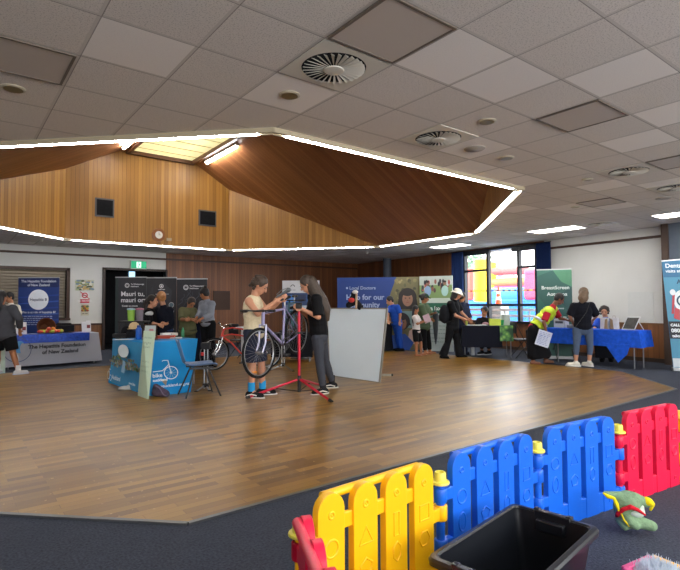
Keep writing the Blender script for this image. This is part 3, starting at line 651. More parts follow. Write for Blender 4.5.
# tray with fluffy thing
t = thing('toy_tray', 'low pink and yellow toy tray full of white fluff at the bottom right', 'toy', G(660, 575))
A_, B_, C_ = G(624, 567, .10), G(652, 555, .10), G(692, 571, .10)
def bar(mb, a, b, w, h): d = (b-a); L = d.length; d.normalize(); mb.box((a+b)/2-U0*h/2, (L, w, h), d, U0.cross(d), U0)
mb = MB(); bar(mb, B_, C_, .035, .10); mb.build('yellow_side', M('#f0b81a', .4), t, bevel=.005)
mb = MB(); bar(mb, A_, B_-(B_-A_)*.05, .03, .09); D_ = A_+C_-B_; bar(mb, A_, D_, .03, .09); mb.build('pink_side', M('#d9568c', .4), t, bevel=.005)
mb = MB(); mb.prism([V((p.x, p.y, .0)) for p in (A_, B_, C_, D_)], (0, 0, .03)); mb.build('base', M('#d9568c', .4), t, smooth=0)
mb = MB(); rng = random.Random(3)
for i in range(1500):
    u, v = rng.uniform(.25, .86), rng.uniform(.12, .9); p = A_+(B_-A_)*u+(D_-A_)*v; p.z = .03
    tip = p+V((rng.gauss(0, .014), rng.gauss(0, .014), rng.uniform(.06, .10))); mb.tube([p, (p+tip)/2+V((rng.gauss(0, .004), rng.gauss(0, .004), 0)), tip], [.0026, .002, .0006], 4, caps=False)
mb.build('white_fluff', M('#d4dde8', .8, noise=.03), t, smooth=0)['kind'] = 'stuff'
# ================================================================== stall furniture
GREYLEG = M('#8d9096', .35, .7)
def sheet(mb, top, bot, rows=10, wave=.012, k=9.0, per=14, closed=True):
    n = len(top); T2, B2, S2 = [], [], []; s = 0
    rngn = n if closed else n-1
    for i in range(rngn):
        for j in range(per):
            f = j/per; T2.append(top[i].lerp(top[(i+1) % n], f)); B2.append(bot[i].lerp(bot[(i+1) % n], f)); S2.append(s+f*(top[(i+1) % n]-top[i]).length)
        s += (top[(i+1) % n]-top[i]).length
    if not closed: T2.append(top[-1]); B2.append(bot[-1]); S2.append(s)
    cen = sum(top, V((0, 0, 0)))/n; rings = []
    for r in range(rows+1):
        g = r/rows; ring = []
        for a, b, q in zip(T2, B2, S2):
            p = a.lerp(b, g); o_ = (p-cen); o_.z = 0
            if o_.length > 1e-6: o_.normalize()
            p = p+o_*(wave*g*(math.sin(q*k)+.5*math.sin(q*k*2.3+1))); ring.append(mb.b.verts.new(p))
        rings.append(ring)
    m = len(T2)
    for a, b in zip(rings, rings[1:]):
        for i in range(m if closed else m-1): mb.face([a[i], a[(i+1) % m], b[(i+1) % m], b[i]])
    return rings
def drape(name, label, group, corners, ztop, zbot, mat, flare=.03, wave=.012, k=9.0, bots=None, roll=.006):
    top = [V((c.x, c.y, ztop)) for c in corners]; cen = sum(top, V((0, 0, 0)))/len(top)
    bot = []
    for i, p in enumerate(top):
        o_ = p-cen; o_.z = 0; q = p+o_.normalized()*flare*1.4; bot.append(V((q.x, q.y, zbot if not isinstance(zbot, (list, tuple)) else zbot[i])))
    if bots: bot = bots
    mb = MB(); R = sheet(mb, top, bot, 10, wave, k); mb.face(R[0])
    o = mb.build(name, mat, smooth=50, loc=V((cen.x, cen.y, ztop))); o.data.materials[0] = mat
    tag(o, label, 'tablecloth', group); return o
def trestle(label, corners, z, mat, legs=True):
    cen = sum(corners, V((0, 0, 0)))/4; t = thing('folding_table', label, 'table', V((cen.x, cen.y, 0)), 'folding tables of the stalls')
    ins = [c.lerp(cen, .03) for c in corners]; mb = MB(); mb.prism([V((c.x, c.y, z-.035)) for c in ins], (0, 0, .03)); mb.build('tabletop', mat, t, smooth=0)
    for c in corners:
        q = c.lerp(cen, .09); mb = MB(); mb.tube([(q.x, q.y, z-.035), (q.x, q.y, .0)], .014, 8); mb.build('leg', GREYLEG, t)
    return t
# ---- bike stall: blue cloth
Zb = .775
cA, cF, cR = oz(115.5, D1 := (EYE-Zb)/((338.9-305.2)/FOC), 0), oz(151, (EYE-Zb)/((342-305)/FOC), 0), oz(198, (EYE-Zb)/((338.4-304.8)/FOC), 0)
cB = cA+cR-cF; bA, bF, bR = fl(108.3, 383.5, .02), fl(149.5, 396.8, .0), fl(190.5, 393.5, .02); bB = cB+(cB-cF).normalized()*.05; bB.z = .02
print('bike table', cA, cF, cR, bA, bF, bR)
BLUC = M('#208ed0', .7, noise=.05, scale=4); BLU2_ = M('#1c6f9f', .7, noise=.05, scale=4)
trestle('folding table hidden under the blue bike stall cloth', [cA, cF, cR, cB], Zb-.01, M('#d8d8d4', .5))
o = drape('tablecloth', 'bright blue printed cloth over the bike stall table, hanging to the floor', 'printed stall tablecloths', [cA, cF, cR, cB], Zb, 0, BLUC, bots=[bA, bF, bR, bB], wave=.008)
OFF[o.name] = o.location.copy()
def facefr(a_t, a_b, b_b):      # print frame lying on a cloth face: origin at lower left
    Xd = (b_b-a_b).normalized(); Yd = (a_t-a_b); Yd = (Yd-Xd*Yd.dot(Xd)).normalized(); return Fr(a_b, Xd, Yd)
f = facefr(V((cA.x, cA.y, Zb)), bA, bF); f.O = f.O+f.N*.016; W = (bF-bA).length; H_ = (V((cA.x, cA.y, Zb))-bA).length; pr = Print(f)
pr.rect(W*.10, .03, W*.93, H_*.97, '#2a86b8')
rng = random.Random(5)
for i in range(90):
    x = rng.uniform(.13, .88); y = .40+rng.uniform(0, .24)*math.sin(x*PI)-.10*x; pr.ell(W*x, H_*(y+.08), W*.022, H_*.03, rng.choice(['#5d7d4f', '#7f8f83', '#8b7d74', '#3f5c3b', '#a0a79b', '#6c6a63', '#7aa04b']), 9)
pr.ell(W*.46, H_*.76, W*.13, H_*.13, '#d3e0e8')
for i in range(40):
    x = rng.uniform(.2, .72); pr.ell(W*x, H_*(.50+rng.uniform(-.07, .07)), W*.02, H_*.028, rng.choice(['#7f8f83', '#8b7d74', '#55705a', '#a0a79b', '#5f5a57']), 9)
pr.poly([(W*.46, H_*.34), (W*.54, H_*.33), (W*.56, H_*.56), (W*.50, H_*.58)], '#8fb8d6')
pr.ring(W*.14, H_*.20, .07, .012, '#e8eef2'); pr.ring(W*.20, H_*.16, .05, .010, '#e8eef2'); pr.line([(W*.12, H_*.22), (W*.16, H_*.34), (W*.20, H_*.33)], .012, '#e8eef2')
pr.text('Auckland', W*.24, H_*.15, .10, '#e8eef2', bold=.002); pr.text('www.bike', W*.66, H_*.15, .065, '#e8eef2', bold=.001); pr.build(o, 'printed_panel')
f = facefr(V((cF.x, cF.y, Zb)), bF, bR); f.O = f.O+f.N*.018; W = (bR-bF).length; H_ = (V((cF.x, cF.y, Zb))-bF).length; pr = Print(f)
cxw, cyw = W*.56, H_*.385; pr.ring(cxw, cyw, .105, .013, '#e6eef4'); pr.ell(cxw, cyw, .018, .018, '#e6eef4')
for k in range(10): a = k*PI/5; pr.line([(cxw, cyw), (cxw+.095*math.cos(a), cyw+.095*math.sin(a))], .003, '#cfdde6')
pr.line([(cxw, cyw), (cxw-.03, cyw+.20), (cxw-.10, cyw+.205), (cxw-.115, cyw+.19)], .012, '#e6eef4'); pr.line([(cxw-.025, cyw+.13), (cxw-.12, cyw+.04), (cxw-.26, cyw+.035)], .012, '#e6eef4')
pr.text('bike', cxw-.27, cyw-.055, .085, '#e6eef4', bold=.002); pr.text('auckland', cxw-.27, cyw-.12, .06, '#e6eef4', bold=.002)
pr.text('bikeauckland.org.nz', cxw-.24, cyw-.22, .062, '#e6eef4', bold=.001); pr.build(o, 'printed_logo')
def onb(x, y): p = G(x, y, Zb+.004); return p
# leaning green board
bl_, br_ = fl(137.6, 396.4, .004), fl(147.8, 400, .004); tl_ = P(143.6, 330.6, 7.70); tr_ = P(154.8, 331.4, 7.70)
t = thing('notice_board', 'tall narrow pale green board with faint handwriting leaning on the blue table', 'board', bl_)
nb = (br_-bl_).cross(tl_-bl_).normalized(); mb = MB(); mb.prism([bl_, br_, tr_, tl_], -nb*.012); mb.build('panel', M('#a9bda6', .6, noise=.03, scale=3), t, smooth=0)
f = Fr(bl_, (br_-bl_), (tl_-bl_)-(br_-bl_).normalized()*((tl_-bl_).dot((br_-bl_).normalized()))); pr = Print(f); Wb = (br_-bl_).length; Hb = (tl_-bl_).length; sk_ = (tl_-bl_).dot(f.X)/Hb
rng = random.Random(11)
for yy in (.88, .80, .74, .52, .45, .38):
    x = .2
    while x < .8:
        w_ = rng.uniform(.06, .12); h0 = rng.uniform(-.01, .01); bx_ = sk_*yy*Hb
        pr.line([(bx_+Wb*x, Hb*(yy+h0)), (bx_+Wb*(x+w_*.5), Hb*(yy+.025)), (bx_+Wb*(x+w_), Hb*(yy+h0))], .005, '#6d8474'); x += w_+.05
pr.build(t, 'handwriting')
# things on and by the bike stall
def bottle(label, p, r, h, mat, capm, cat='bottle', group=None, name='water_bottle'):
    t = thing(name, label, cat, p, group); mb = MB(); mb.lathe([(r*.9, 0), (r, .01), (r, h*.72), (r*.8, h*.80), (r*.55, h*.84)], p, n=18); mb.build('body', mat, t)
    mb = MB(); mb.lathe([(r*.62, h*.84), (r*.62, h*.97), (r*.5, h)], p, n=18); mb.build('cap', capm, t); return t
bottle('blue metal water bottle standing on the bike stall table', onb(138.7, 339.3), .05, .235, M('#1758b5', .3), M('#1b3f86', .4))
bottle('small green glass bottle at the back right of the bike stall table', onb(182.8, 337.2), .028, .17, M('#3d8a5c', .2), M('#3d8a5c', .3), group='bottles')
# black display shelf with caps below and tumblers above
ds = 9.3; sh = oz(134.5, ds, 0); t = thing('display_shelf', 'low black display shelf on the bike stall holding two tumblers', 'shelf', V((sh.x, sh.y, Zb)))
zt_ = P(134.5, 321.5, ds).z; mb = MB(); mb.box(V((sh.x, sh.y, zt_)), (.48, .28, .025), R0, F0, U0); mb.build('shelf_board', BLACK, t, smooth=0)
for a in (-.22, .22):
    for b in (-.12, .12): mb = MB(); q = sh+R0*a+F0*b; mb.tube([(q.x, q.y, Zb), (q.x, q.y, zt_)], .008, 6); mb.build('leg', BLACK, t)
for x, m_, c_, lab in ((131.3, '#8fbf4e', '#8fb4c8', 'clear tumbler with lime green filling on the black display shelf'), (139.8, '#77707a', '#9c4c66', 'grey clear tumbler with a pink lid on the black display shelf')):
    p = oz(x, ds, zt_+.013); t = thing('tumbler', lab, 'tumbler', p, 'tumblers on the display shelf'); mb = MB(); mb.lathe([(.055, 0), (.068, .20)], p, n=20); mb.build('cup', M(m_, .25), t); mb = MB(); mb.lathe([(.072, .20), (.072, .225), (.02, .235)], p, n=20); mb.build('lid', M(c_, .4), t)
def cap_hat(label, c, m_, sc=1.0, pd=None):
    t = thing('cap', label, 'cap', c, 'caps on the bike stall'); pd = pd or (-F0); s_ = U0.cross(pd)
    mb = MB(); mb.lathe([(.095*sc, 0), (.092*sc, .05*sc), (.07*sc, .095*sc), (.03*sc, .12*sc), (0, .123*sc)], c, n=20); mb.build('crown', m_, t)
    mb = MB(); mb.prism([c+pd*(.07*sc)+s_*(.08*sc), c+pd*(.13*sc)+s_*(.07*sc), c+pd*(.165*sc)+s_*(.03*sc), c+pd*(.165*sc)-s_*(.03*sc), c+pd*(.13*sc)-s_*(.07*sc), c+pd*(.07*sc)-s_*(.08*sc)], (0, 0, .008)); mb.build('peak', m_, t); return t
cap_hat('pale yellow cap resting on the black caps under the display shelf', oz(134.5, 9.15, Zb+.15), M('#cdb488', .8), 1.0)
for x, dd, lab in ((127, 9.2, 'black cap left of the yellow cap on the bike stall'), (131.5, 9.0, 'black cap lowest and in front of the yellow cap'), (127, 9.45, 'black cap at the back left of the display shelf')):
    cap_hat(lab, oz(x, dd, Zb+.006 if dd != 9.2 else Zb+.07), M('#15151a', .8), 1.05, (-R0-F0).normalized())
mb = MB(); q = oz(128, 9.2, 0); mb.box(V((q.x, q.y, Zb+.035)), (.42, .30, .06), R0, F0, U0); tag(mb.build('tray', BLACK, loc=(q.x, q.y, Zb), bevel=.004), 'black tray of caps on the left of the bike stall', 'tray')
# acrylic leaflet holder
p0 = oz(150, 8.35, Zb+.003); t = thing('leaflet_holder', 'clear acrylic leaflet holder in the middle of the bike stall', 'leaflet holder', p0)
mb = MB(); a, b, c, e = p0-R0*.12-F0*.03, p0+R0*.14-F0*.03, p0+R0*.10+U0*.26+F0*.08, p0-R0*.13+U0*.26+F0*.08; mb.prism([a, b, c, e], F0*.006); mb.prism([a, b, b+F0*.14, a+F0*.14], U0*.005); mb.build('stand', CLEAR, t, smooth=0)
mb = MB(); mb.prism([a.lerp(c, .15)-F0*.004, b.lerp(e, .15)-F0*.004, c.lerp(a, .1)-F0*.004, e.lerp(b, .1)-F0*.004], F0*.003); mb.build('leaflet', M('#a3aaa9', .6), t, smooth=0)
mb = MB(); q = a.lerp(c, .75)-F0*.007; mb.box(a.lerp(c, .62)-F0*.008, (.07, .003, .035), R0, F0, U0); mb.build('heading', M('#b37072', .6), t, smooth=0)
# papers and books on the stall
def slab(name, label, cat, x, y, w_, l_, h_, col, rot=0.0, z=Zb+.004, group=None, dz=0):
    p = G(x, y, z); p.z += dz; X = (R0*math.cos(rot)+F0*math.sin(rot)); Y = U0.cross(X); mb = MB(); mb.box(p+U0*h_/2, (w_, l_, h_), X, Y, U0)
    return tag(mb.build(name, M(col, .6), loc=p, smooth=0), label, cat, group)
slab('booklet_pile', 'pile of orange-red booklets at the right of the bike stall', 'booklets', 165.5, 338.2, .30, .24, .045, '#b5472f', .2)
slab('paper_stack', 'white paper stack behind the orange-red booklets', 'paper', 169, 335.5, .26, .18, .05, '#d9d9d8', -.3)
slab('paper_sheet', 'white crumpled paper on top of the orange-red booklets', 'paper', 166, 337.8, .14, .12, .03, '#eceeee', .5, dz=.05)
slab('paper_sheet', 'white leaflet lying flat at the left corner of the bike stall', 'paper', 123.5, 339.6, .30, .18, .006, '#d5dde3', .1)
slab('paper_stack', 'grey paper stack near the green bottle on the bike stall', 'paper', 176, 338.5, .16, .2, .02, '#b9bec2', .1)
# bag and cardboard at the front corner
p = fl(159, 397); t = thing('backpack', 'crumpled dark purple-grey striped bag on the floor by the blue cloth', 'bag', p)
mb = MB(); mb.ball(p+U0*.06+R0*.02, (.13, .09, .065), VFr); mb.ball(p+U0*.11-R0*.04+F0*.02, (.07, .06, .07), VFr); mb.ball(p+U0*.04+R0*.07, (.09, .08, .04), VFr); mb.cap(p+U0*.16-R0*.05, p+U0*.05+R0*.12, .04, .04); mb.build('body', M('#4c4252', .8, noise=.3, scale=22, bump=.6), t, remesh=.01)
mb = MB(); mb.tube([p-R0*.03+U0*.17-F0*.05, p+R0*.04+U0*.14-F0*.09, p+R0*.10+U0*.05-F0*.10, p+R0*.14+U0*.01-F0*.05], .009, 6); mb.build('strap', M('#6e6378', .8), t)
p = fl(160.5, 395); mb = MB(); mb.prism([p-R0*.05+F0*.0, p+R0*.06, p+R0*.075+U0*.22+F0*.06, p-R0*.03+U0*.23+F0*.06], F0*.01); tag(mb.build('cardboard', M('#a0917e', .8), loc=p, smooth=0), 'piece of brown cardboard leaning on the blue cloth behind the bag', 'cardboard')
p = fl(126, 390.5); mb = MB(); mb.ball(p+U0*.035, (.13, .08, .04), VFr); mb.ball(p+U0*.05+R0*.06, (.06, .06, .045), VFr); tag(mb.build('plastic_bag', M('#b9bab6', .6, bump=.4), loc=p, remesh=.01), 'crumpled white bag poking out under the blue cloth', 'bag')
# chair
r1, r2, f1, f2 = fl(178, 395.3), fl(186, 399.6), fl(212.3, 392.6), fl(220.8, 396.9)
cf = ((f1+f2)/2-(r1+r2)/2).normalized(); cs = V((cf.y, -cf.x, 0)); cm = (r1+r2+f1+f2)/4
t = thing('plastic_chair', 'blue-grey plastic stacking chair with black legs beside the bike stall', 'chair', cm)
CH = M('#5a7aa6', .4, noise=.03); prof = [(.22, .435), (.20, .46), (.08, .455), (-.08, .445), (-.18, .455), (-.235, .50), (-.265, .60), (-.30, .72), (-.325, .80), (-.33, .83)]
def chshell(pr_, w0, w1):
    mb = MB(); rows = []
    for i, (x, z) in enumerate(pr_):
        w_ = w0+(w1-w0)*i/(len(pr_)-1); rows.append([mb.b.verts.new(cm+cf*(x+(-.0 if True else 0))+cs*(w_*j/6)+U0*(z+.03*(abs(j)/6)**2*(1 if i < 5 else 0))+cf*(.035*(abs(j)/6)**2*(1 if i >= 5 else 0))) for j in range(-6, 7)])
    for a, b in zip(rows, rows[1:]):
        for j in range(12): mb.face([a[j], a[j+1], b[j+1], b[j]])
    return mb
chshell(prof[:6], .20, .20).build('seat', CH, t, smooth=60, solid=.014, clean=False); chshell(prof[5:], .20, .19).build('backrest', CH, t, smooth=60, solid=.014, clean=False)
mb = MB()
for sg in (-1, 1): mb.box(cm+cs*sg*.17+U0*.43, (.34, .03, .03), cf, cs, U0)
mb.build('seat_frame', M('#1b1e25', .5), t)
for fx, tp in ((r1, (-.10, -1)), (r2, (-.10, 1)), (f1, (.10, -1)), (f2, (.10, 1))):
    sgn = 1 if (fx-cm).dot(cs) > 0 else -1; mb = MB(); mb.tube([cm+cf*tp[0]+cs*sgn*.165+U0*.43, fx+U0*.01], .013, 8); mb.build('leg', M('#191b20', .45), t)
# ================================================================== bicycles
TYRE = M('#17181a', .8); 
def bicycle(label, rear, front, colr, style='diamond', R=.34, steer=0.0, barw=.58, upv=None, stem=.05, sweep=.07, extras=(), group='bicycles', forkm=None, saddle=True, darkrim=False):
    X = (front-rear); wb = X.length; X.normalize(); up = upv or U0; Y = up.cross(X).normalized(); Z = X.cross(Y)
    def q(x, z, y=0.0): return rear+X*x+Z*z+Y*y
    base_ = q(wb/2, -R); t = thing('bicycle', label, 'bicycle', base_, group); fm = M(colr, .35, .1, noise=.02); fk = forkm or fm
    bb, sc_, sd = q(.43, -.06), q(.27, .43), q(.235, .55); ht, hb_ = q(wb-.20, .50), q(wb-.165, .36)
    mb = MB()
    if style == 'cruiser':
        mb.tube([sc_, q(.45, .49), q(.7, .53), ht], .016, 10); mb.tube([q(.30, .30), q(.5, .36), q(.72, .40), hb_], .016, 10); mb.tube([hb_, q(.72, .22), q(.55, .02), bb], .018, 10)
    else: mb.tube([sc_, ht], .018, 10); mb.tube([hb_, bb], .021, 10)
    mb.tube([bb, sc_, q(.255, .47)], .017, 10)
    for s in (-1, 1): mb.tube([q(0, 0, .06*s), q(.2, -.03, .05*s), bb+Y*.03*s], .009, 8); mb.tube([q(0, 0, .06*s), q(.12, .20, .05*s), sc_+Y*.02*s], .008, 8)
    mb.build('frame', fm, t)
    mb = MB(); mb.tube([ht+(ht-hb_)*.1, hb_-(ht-hb_)*.1], .024, 12); mb.build('head_tube', fm, t)
    rot = Matrix.Rotation(steer, 3, (ht-hb_).normalized()); F2 = front; 
    def sr(p): return hb_+rot@(p-hb_)
    Xs, Ys = rot@X, rot@Y
    mb = MB()
    fr = sr(F2)
    for s in (-1, 1): mb.tube([sr(hb_-(ht-hb_)*.12+Y*.055*s), sr(q(wb-.09, .12, .058*s)), fr+Ys*.055*s], [.015, .014, .010], 8)
    mb.tube([sr(hb_-(ht-hb_)*.12-Y*.06), sr(hb_-(ht-hb_)*.12+Y*.06)], .016, 8); mb.build('fork', fk, t)
    def wheel(c, ax, pl, nm):
        mb = MB(); mb.torus(c, ax, R-.017, .019, 48, 8); wo = mb.build(nm, TYRE, t)
        mb = MB(); mb.torus(c, ax, R-.040, .010, 48, 6); mb.build('rim', M('#2c2d30', .4) if darkrim else STEEL, wo)
        a_, b_, _ = frame_of(ax); mb = MB()
        for k in range(28):
            a = 2*PI*k/28; d_ = a_*math.cos(a)+b_*math.sin(a); e_ = a_*math.cos(a+(.35 if k % 2 else -.35))+b_*math.sin(a+(.35 if k % 2 else -.35)); mb.tube([c+e_*.022+ax.normalized()*(.028 if k % 4 < 2 else -.028), c+d_*(R-.045)], .0012, 4, caps=False)
        mb.build('spokes', STEEL, wo)
        mb = MB(); mb.tube([c-ax.normalized()*.065, c-ax.normalized()*.03, c-ax.normalized()*.028, c+ax.normalized()*.028, c+ax.normalized()*.03, c+ax.normalized()*.065], [.012, .012, .024, .024, .012, .012], 12); mb.build('hub', STEEL, wo); return wo
    wheel(rear, Y, X, 'rear_wheel'); fw_ = wheel(fr, Ys, Xs, 'front_wheel')
    if 'reflector' in extras:
        mb = MB(); mb.box(fr-U0*(R-.085)-(R0*.06), (.06, .012, .02), R0, F0, U0); mb.build('wheel_reflector', M('#e88a15', .3), fw_, smooth=0)
    mb = MB(); st = ht+(ht-hb_)*.3; bc = sr(st+X*stem+Z*.02); mb.tube([sr(ht), sr(st), bc], .014, 8); mb.build('stem', BLACK if style != 'cruiser' else CHROME, t)
    hm = BLACK if style != 'cruiser' else CHROME
    rise = .05 if style == 'cruiser' else .0
    mb = MB(); pts = [bc-Ys*barw/2-Xs*sweep+Z*rise, bc-Ys*barw*.25-Xs*.02+Z*rise, bc-Ys*.05, bc+Ys*.05, bc+Ys*barw*.25-Xs*.02+Z*rise, bc+Ys*barw/2-Xs*sweep+Z*rise]; mb.tube(pts, .012, 8); hbr = mb.build('handlebar', hm, t)
    for s in (0, -1):
        e0 = pts[s]; e1 = pts[1 if s == 0 else -2]; mb = MB(); mb.tube([e0, e0+(e1-e0).normalized()*.12], .018, 10); mb.build('grip', BLACK, hbr)
        mb = MB(); pz = e0+(e1-e0).normalized()*.14; mb.tube([pz, pz+Xs*.04-Z*.01, pz+Xs*.05-Z*.02+(e0-pz)*.7], .005, 6); mb.build('brake_lever', BLACK, hbr)
    if saddle:
        mb = MB(); mb.tube([q(.255, .45), sd], .013, 8); mb.build('seat_post', STEEL, t)
        mb = MB(); mb.ball(sd+Z*.03-X*.05, (.10, .072, .028), (X, Y, Z)); mb.cap(sd+Z*.03, sd+Z*.035+X*.14, .035, .018); mb.build('saddle', M('#1c1d20', .5), t, remesh=.008)
    mb = MB(); ax = Y
    mb.torus(bb+Y*.045, Y, .085, .006, 28, 6); mb.tube([bb-Y*.06, bb+Y*.06], .02, 10)
    for s in (-1, 1): e = bb+Y*.07*s+(X*.10-Z*.13)*s; mb.tube([bb+Y*.07*s, e], .010, 6)
    cr_ = mb.build('crankset', M('#3a3b3e', .4, .6), t)
    for s in (-1, 1): e = bb+Y*.11*s+(X*.10-Z*.13)*s; mb = MB(); mb.box(e, (.09, .07, .022), X, Y, Z); mb.build('pedal', BLACK, t, smooth=0)
    mb = MB(); mb.tube([bb+Y*.045+Z*.085, rear+Y*.045+Z*.045, rear+Y*.045-X*.04, rear+Y*.045-Z*.045, bb+Y*.045-Z*.085], .005, 5, caps=False); mb.torus(rear+Y*.045, Y, .045, .008, 20, 6); mb.build('chain', M('#4a4a48', .4, .7), t)
    if 'guard' in extras:
        mb = MB(); mb.torus(fr, Ys, R+.02, .012, 24, 6, a0=PI*.1, a1=PI*.9); mb.build('mudguard', STEEL, t)
    return t
fr0 = G(213.5, 370.8); fr0.z = .34; rr0 = G(265, 368.5); rr0.z = .34; rr0 = fr0+(rr0-fr0).normalized()*1.08
bicycle('red cruiser bicycle with chrome fork standing behind the blue plastic chair', rr0, fr0, '#c03328', 'cruiser', steer=.35, barw=.60, forkm=CHROME)
fb, rb = P(259.7, 353, 6.85), P(297, 332, 7.75)
bicycle('lilac bicycle hung in the red work stand with its front wheel to the camera', rb, fb, '#8a86ac', steer=-.10, barw=.60, stem=.13, sweep=.01, extras=('reflector',), forkm=M('#b6b6d0', .3, .3))
f2, r2_ = P(288, 330, 9.9), P(297, 322, 10.9)
bicycle('dark bicycle on the silver stand half hidden behind the lilac one', r2_, f2, '#2f5a66', steer=.1, darkrim=True)
# red work stand
sb = G(299.2, 396); t = thing('bike_work_stand', 'red tripod bicycle work stand clamping the lilac bicycle', 'work stand', sb); RM = M('#c4203c', .3, .2); BKM = M('#16171a', .5)
hub = V((sb.x, sb.y, P(299, 378.5, 7.53).z)); topz = P(299, 308, 7.53).z
mb = MB(); mb.tube([hub, V((sb.x, sb.y, topz))], .021, 12); mb.build('mast', RM, t)
mb = MB(); mb.tube([hub+U0*.05, V((sb.x, sb.y, .06))], .026, 12); mb.ball(hub, .035); mb.build('lower_sleeve', BKM, t)
mb = MB(); mb.tube([V((sb.x, sb.y, P(299, 333, 7.5).z-.015)), V((sb.x, sb.y, P(299, 333, 7.5).z+.015))], .026, 12); mb.build('height_collar', BKM, t)
for fx, fy in ((246.8, 399.3), (331.5, 403), (321, 386.5)):
    e = fl(fx, fy, .02); mb = MB(); mb.tube([hub, e], .018, 10); lg = mb.build('leg', RM, t)
    mb = MB(); d_ = (e-hub).normalized(); mb.tube([e-d_*.05, e+d_*.015], .024, 10); mb.build('foot', BKM, lg)
    mb = MB(); mb.tube([V((sb.x, sb.y, .07)), hub.lerp(e, .5)], .007, 6); mb.build('brace', BKM, t)
hd = V((sb.x, sb.y, topz)); mb = MB(); mb.box(hd+U0*.035, (.09, .08, .09), R0, F0, U0); mb.tube([hd+U0*.03, hd+U0*.0-R0*.14+F0*.055], .022, 10); mb.tube([hd+U0*.05+R0*.02, hd+U0*.06+R0*.02-F0*.09], .010, 8); mb.build('clamp_head', BKM, t, bevel=.006)
# silver stands
def silver(label, sx, sy, ytop, d_, feet, group='silver bicycle stands'):
    sb = G(sx, sy); t = thing('bike_stand', label, 'stand', sb, group); zt_ = P(sx, ytop, d_).z
    for o_ in (-.025, .025): mb = MB(); mb.tube([sb+R0*o_+U0*.04, V((sb.x, sb.y, zt_))+R0*o_], .012, 8); mb.build('pole', STEEL, t)
    for fx, fy in feet:
        e = fl(fx, fy, .015); mb = MB(); mb.tube([sb+U0*.10, e], .013, 8); lg = mb.build('leg', STEEL, t); mb = MB(); mb.ball(e, (.03, .03, .015)); mb.build('foot', BKM, lg)
    mb = MB(); mb.box(V((sb.x, sb.y, zt_)), (.14, .10, .10), R0, F0, U0); mb.build('clamp', BKM, t, bevel=.006); mb = MB(); mb.box(sb+U0*.09, (.09, .07, .06), R0, F0, U0); mb.build('leg_hub', BKM, t, bevel=.006); return t
t = silver('silver bicycle stand with a black clamp beside the blue plastic chair', 205.8, 391, 346, 7.95, ((196, 392.5), (209.5, 391.8), (203, 388)))
mb = MB(); mb.box(P(202.5, 354, 7.9), (.04, .04, .05), R0, F0, U0); mb.build('red_knob', M('#c8322e', .4), t)
silver('silver bicycle stand with spread legs behind the red work stand', 283, 369, 333, 10.5, ((293.5, 372), (262, 366), (270, 371)))
# ================================================================== whiteboard
bR_, bL_ = G(379.3, 383.3), G(330, 376.2); w_u = (bR_-bL_); tR_ = P(387, 308.6, 8.95); tL_ = tR_-w_u*((387-327)/(379.3-330.0))*1.0
rw = ray(327, 308.4); pn_ = (bR_-bL_).cross(tR_-bL_); tL_ = CAM+rw*((bL_-CAM).dot(pn_)/rw.dot(pn_)); print('whiteboard', bL_, bR_, tR_, tL_)
t = thing('whiteboard', 'large blank whiteboard standing on edge behind the long-haired person', 'whiteboard', (bR_+bL_)/2)
nb = (bR_-bL_).cross(tL_-bL_).normalized(); nb = nb if nb.dot(F0) > 0 else -nb
mb = MB(); mb.prism([bL_+U0*.01, bR_+U0*.01, tR_, tL_], nb*.02); mb.build('board', M('#dceaf2', .32, noise=.02, scale=2), t, smooth=0)
mb = MB(); qs = [bL_+U0*.01, bR_+U0*.01, tR_, tL_]
for a, b in zip(qs, qs[1:]+qs[:1]): d_ = (b-a).normalized(); mb.box((a+b)/2+nb*.008, ((b-a).length+.02, .035, .022), d_, nb, d_.cross(nb))
mb.build('frame', M('#8c8a84', .4, .5), t, smooth=0)
q = fl(378, 376.5, .03); e = fl(391.5, 376.8, .03); mb = MB(); mb.tube([q-(e-q)*.5, e], .022, 10); fb_ = mb.build('foot_bar', M('#a9a79c', .4, .5), t); mb = MB(); mb.tube([e, e+(e-q).normalized()*.03], .028, 10); mb.build('end_cap', BLACK, fb_)
# bundle on the board's top edge
p = P(352.5, 305, 9.45); t = thing('hanging_bundle', 'dark bundle with red and white patches perched behind the top of the whiteboard', 'bundle', p)
mb = MB(); mb.ball(p+U0*.08, (.07, .07, .11), VFr); mb.ball(p+U0*.20+R0*.03, (.06, .06, .07), VFr); mb.cap(p+R0*.08+U0*.06, p+R0*.15-U0*.05, .05, .06); mb.ball(p-R0*.07+U0*.0, (.06, .06, .06), VFr); mb.build('dark_cloth', M('#141519', .8), t, remesh=.014)
mb = MB(); mb.ball(p-R0*.02+U0*.09-F0*.09, (.06, .04, .045), VFr); mb.build('red_patch', M('#c23b38', .7), t); mb = MB(); mb.cap(p+R0*.065-U0*.06-F0*.08, p+R0*.075+U0*.20-F0*.08, .018, .02); mb.build('wooden_handle', M('#b89b80', .7), t)
mb = MB(); mb.ball(p+R0*.05+U0*.24-F0*.08, (.055, .04, .035), VFr); mb.build('white_patch', M('#d8d4cc', .7), t)
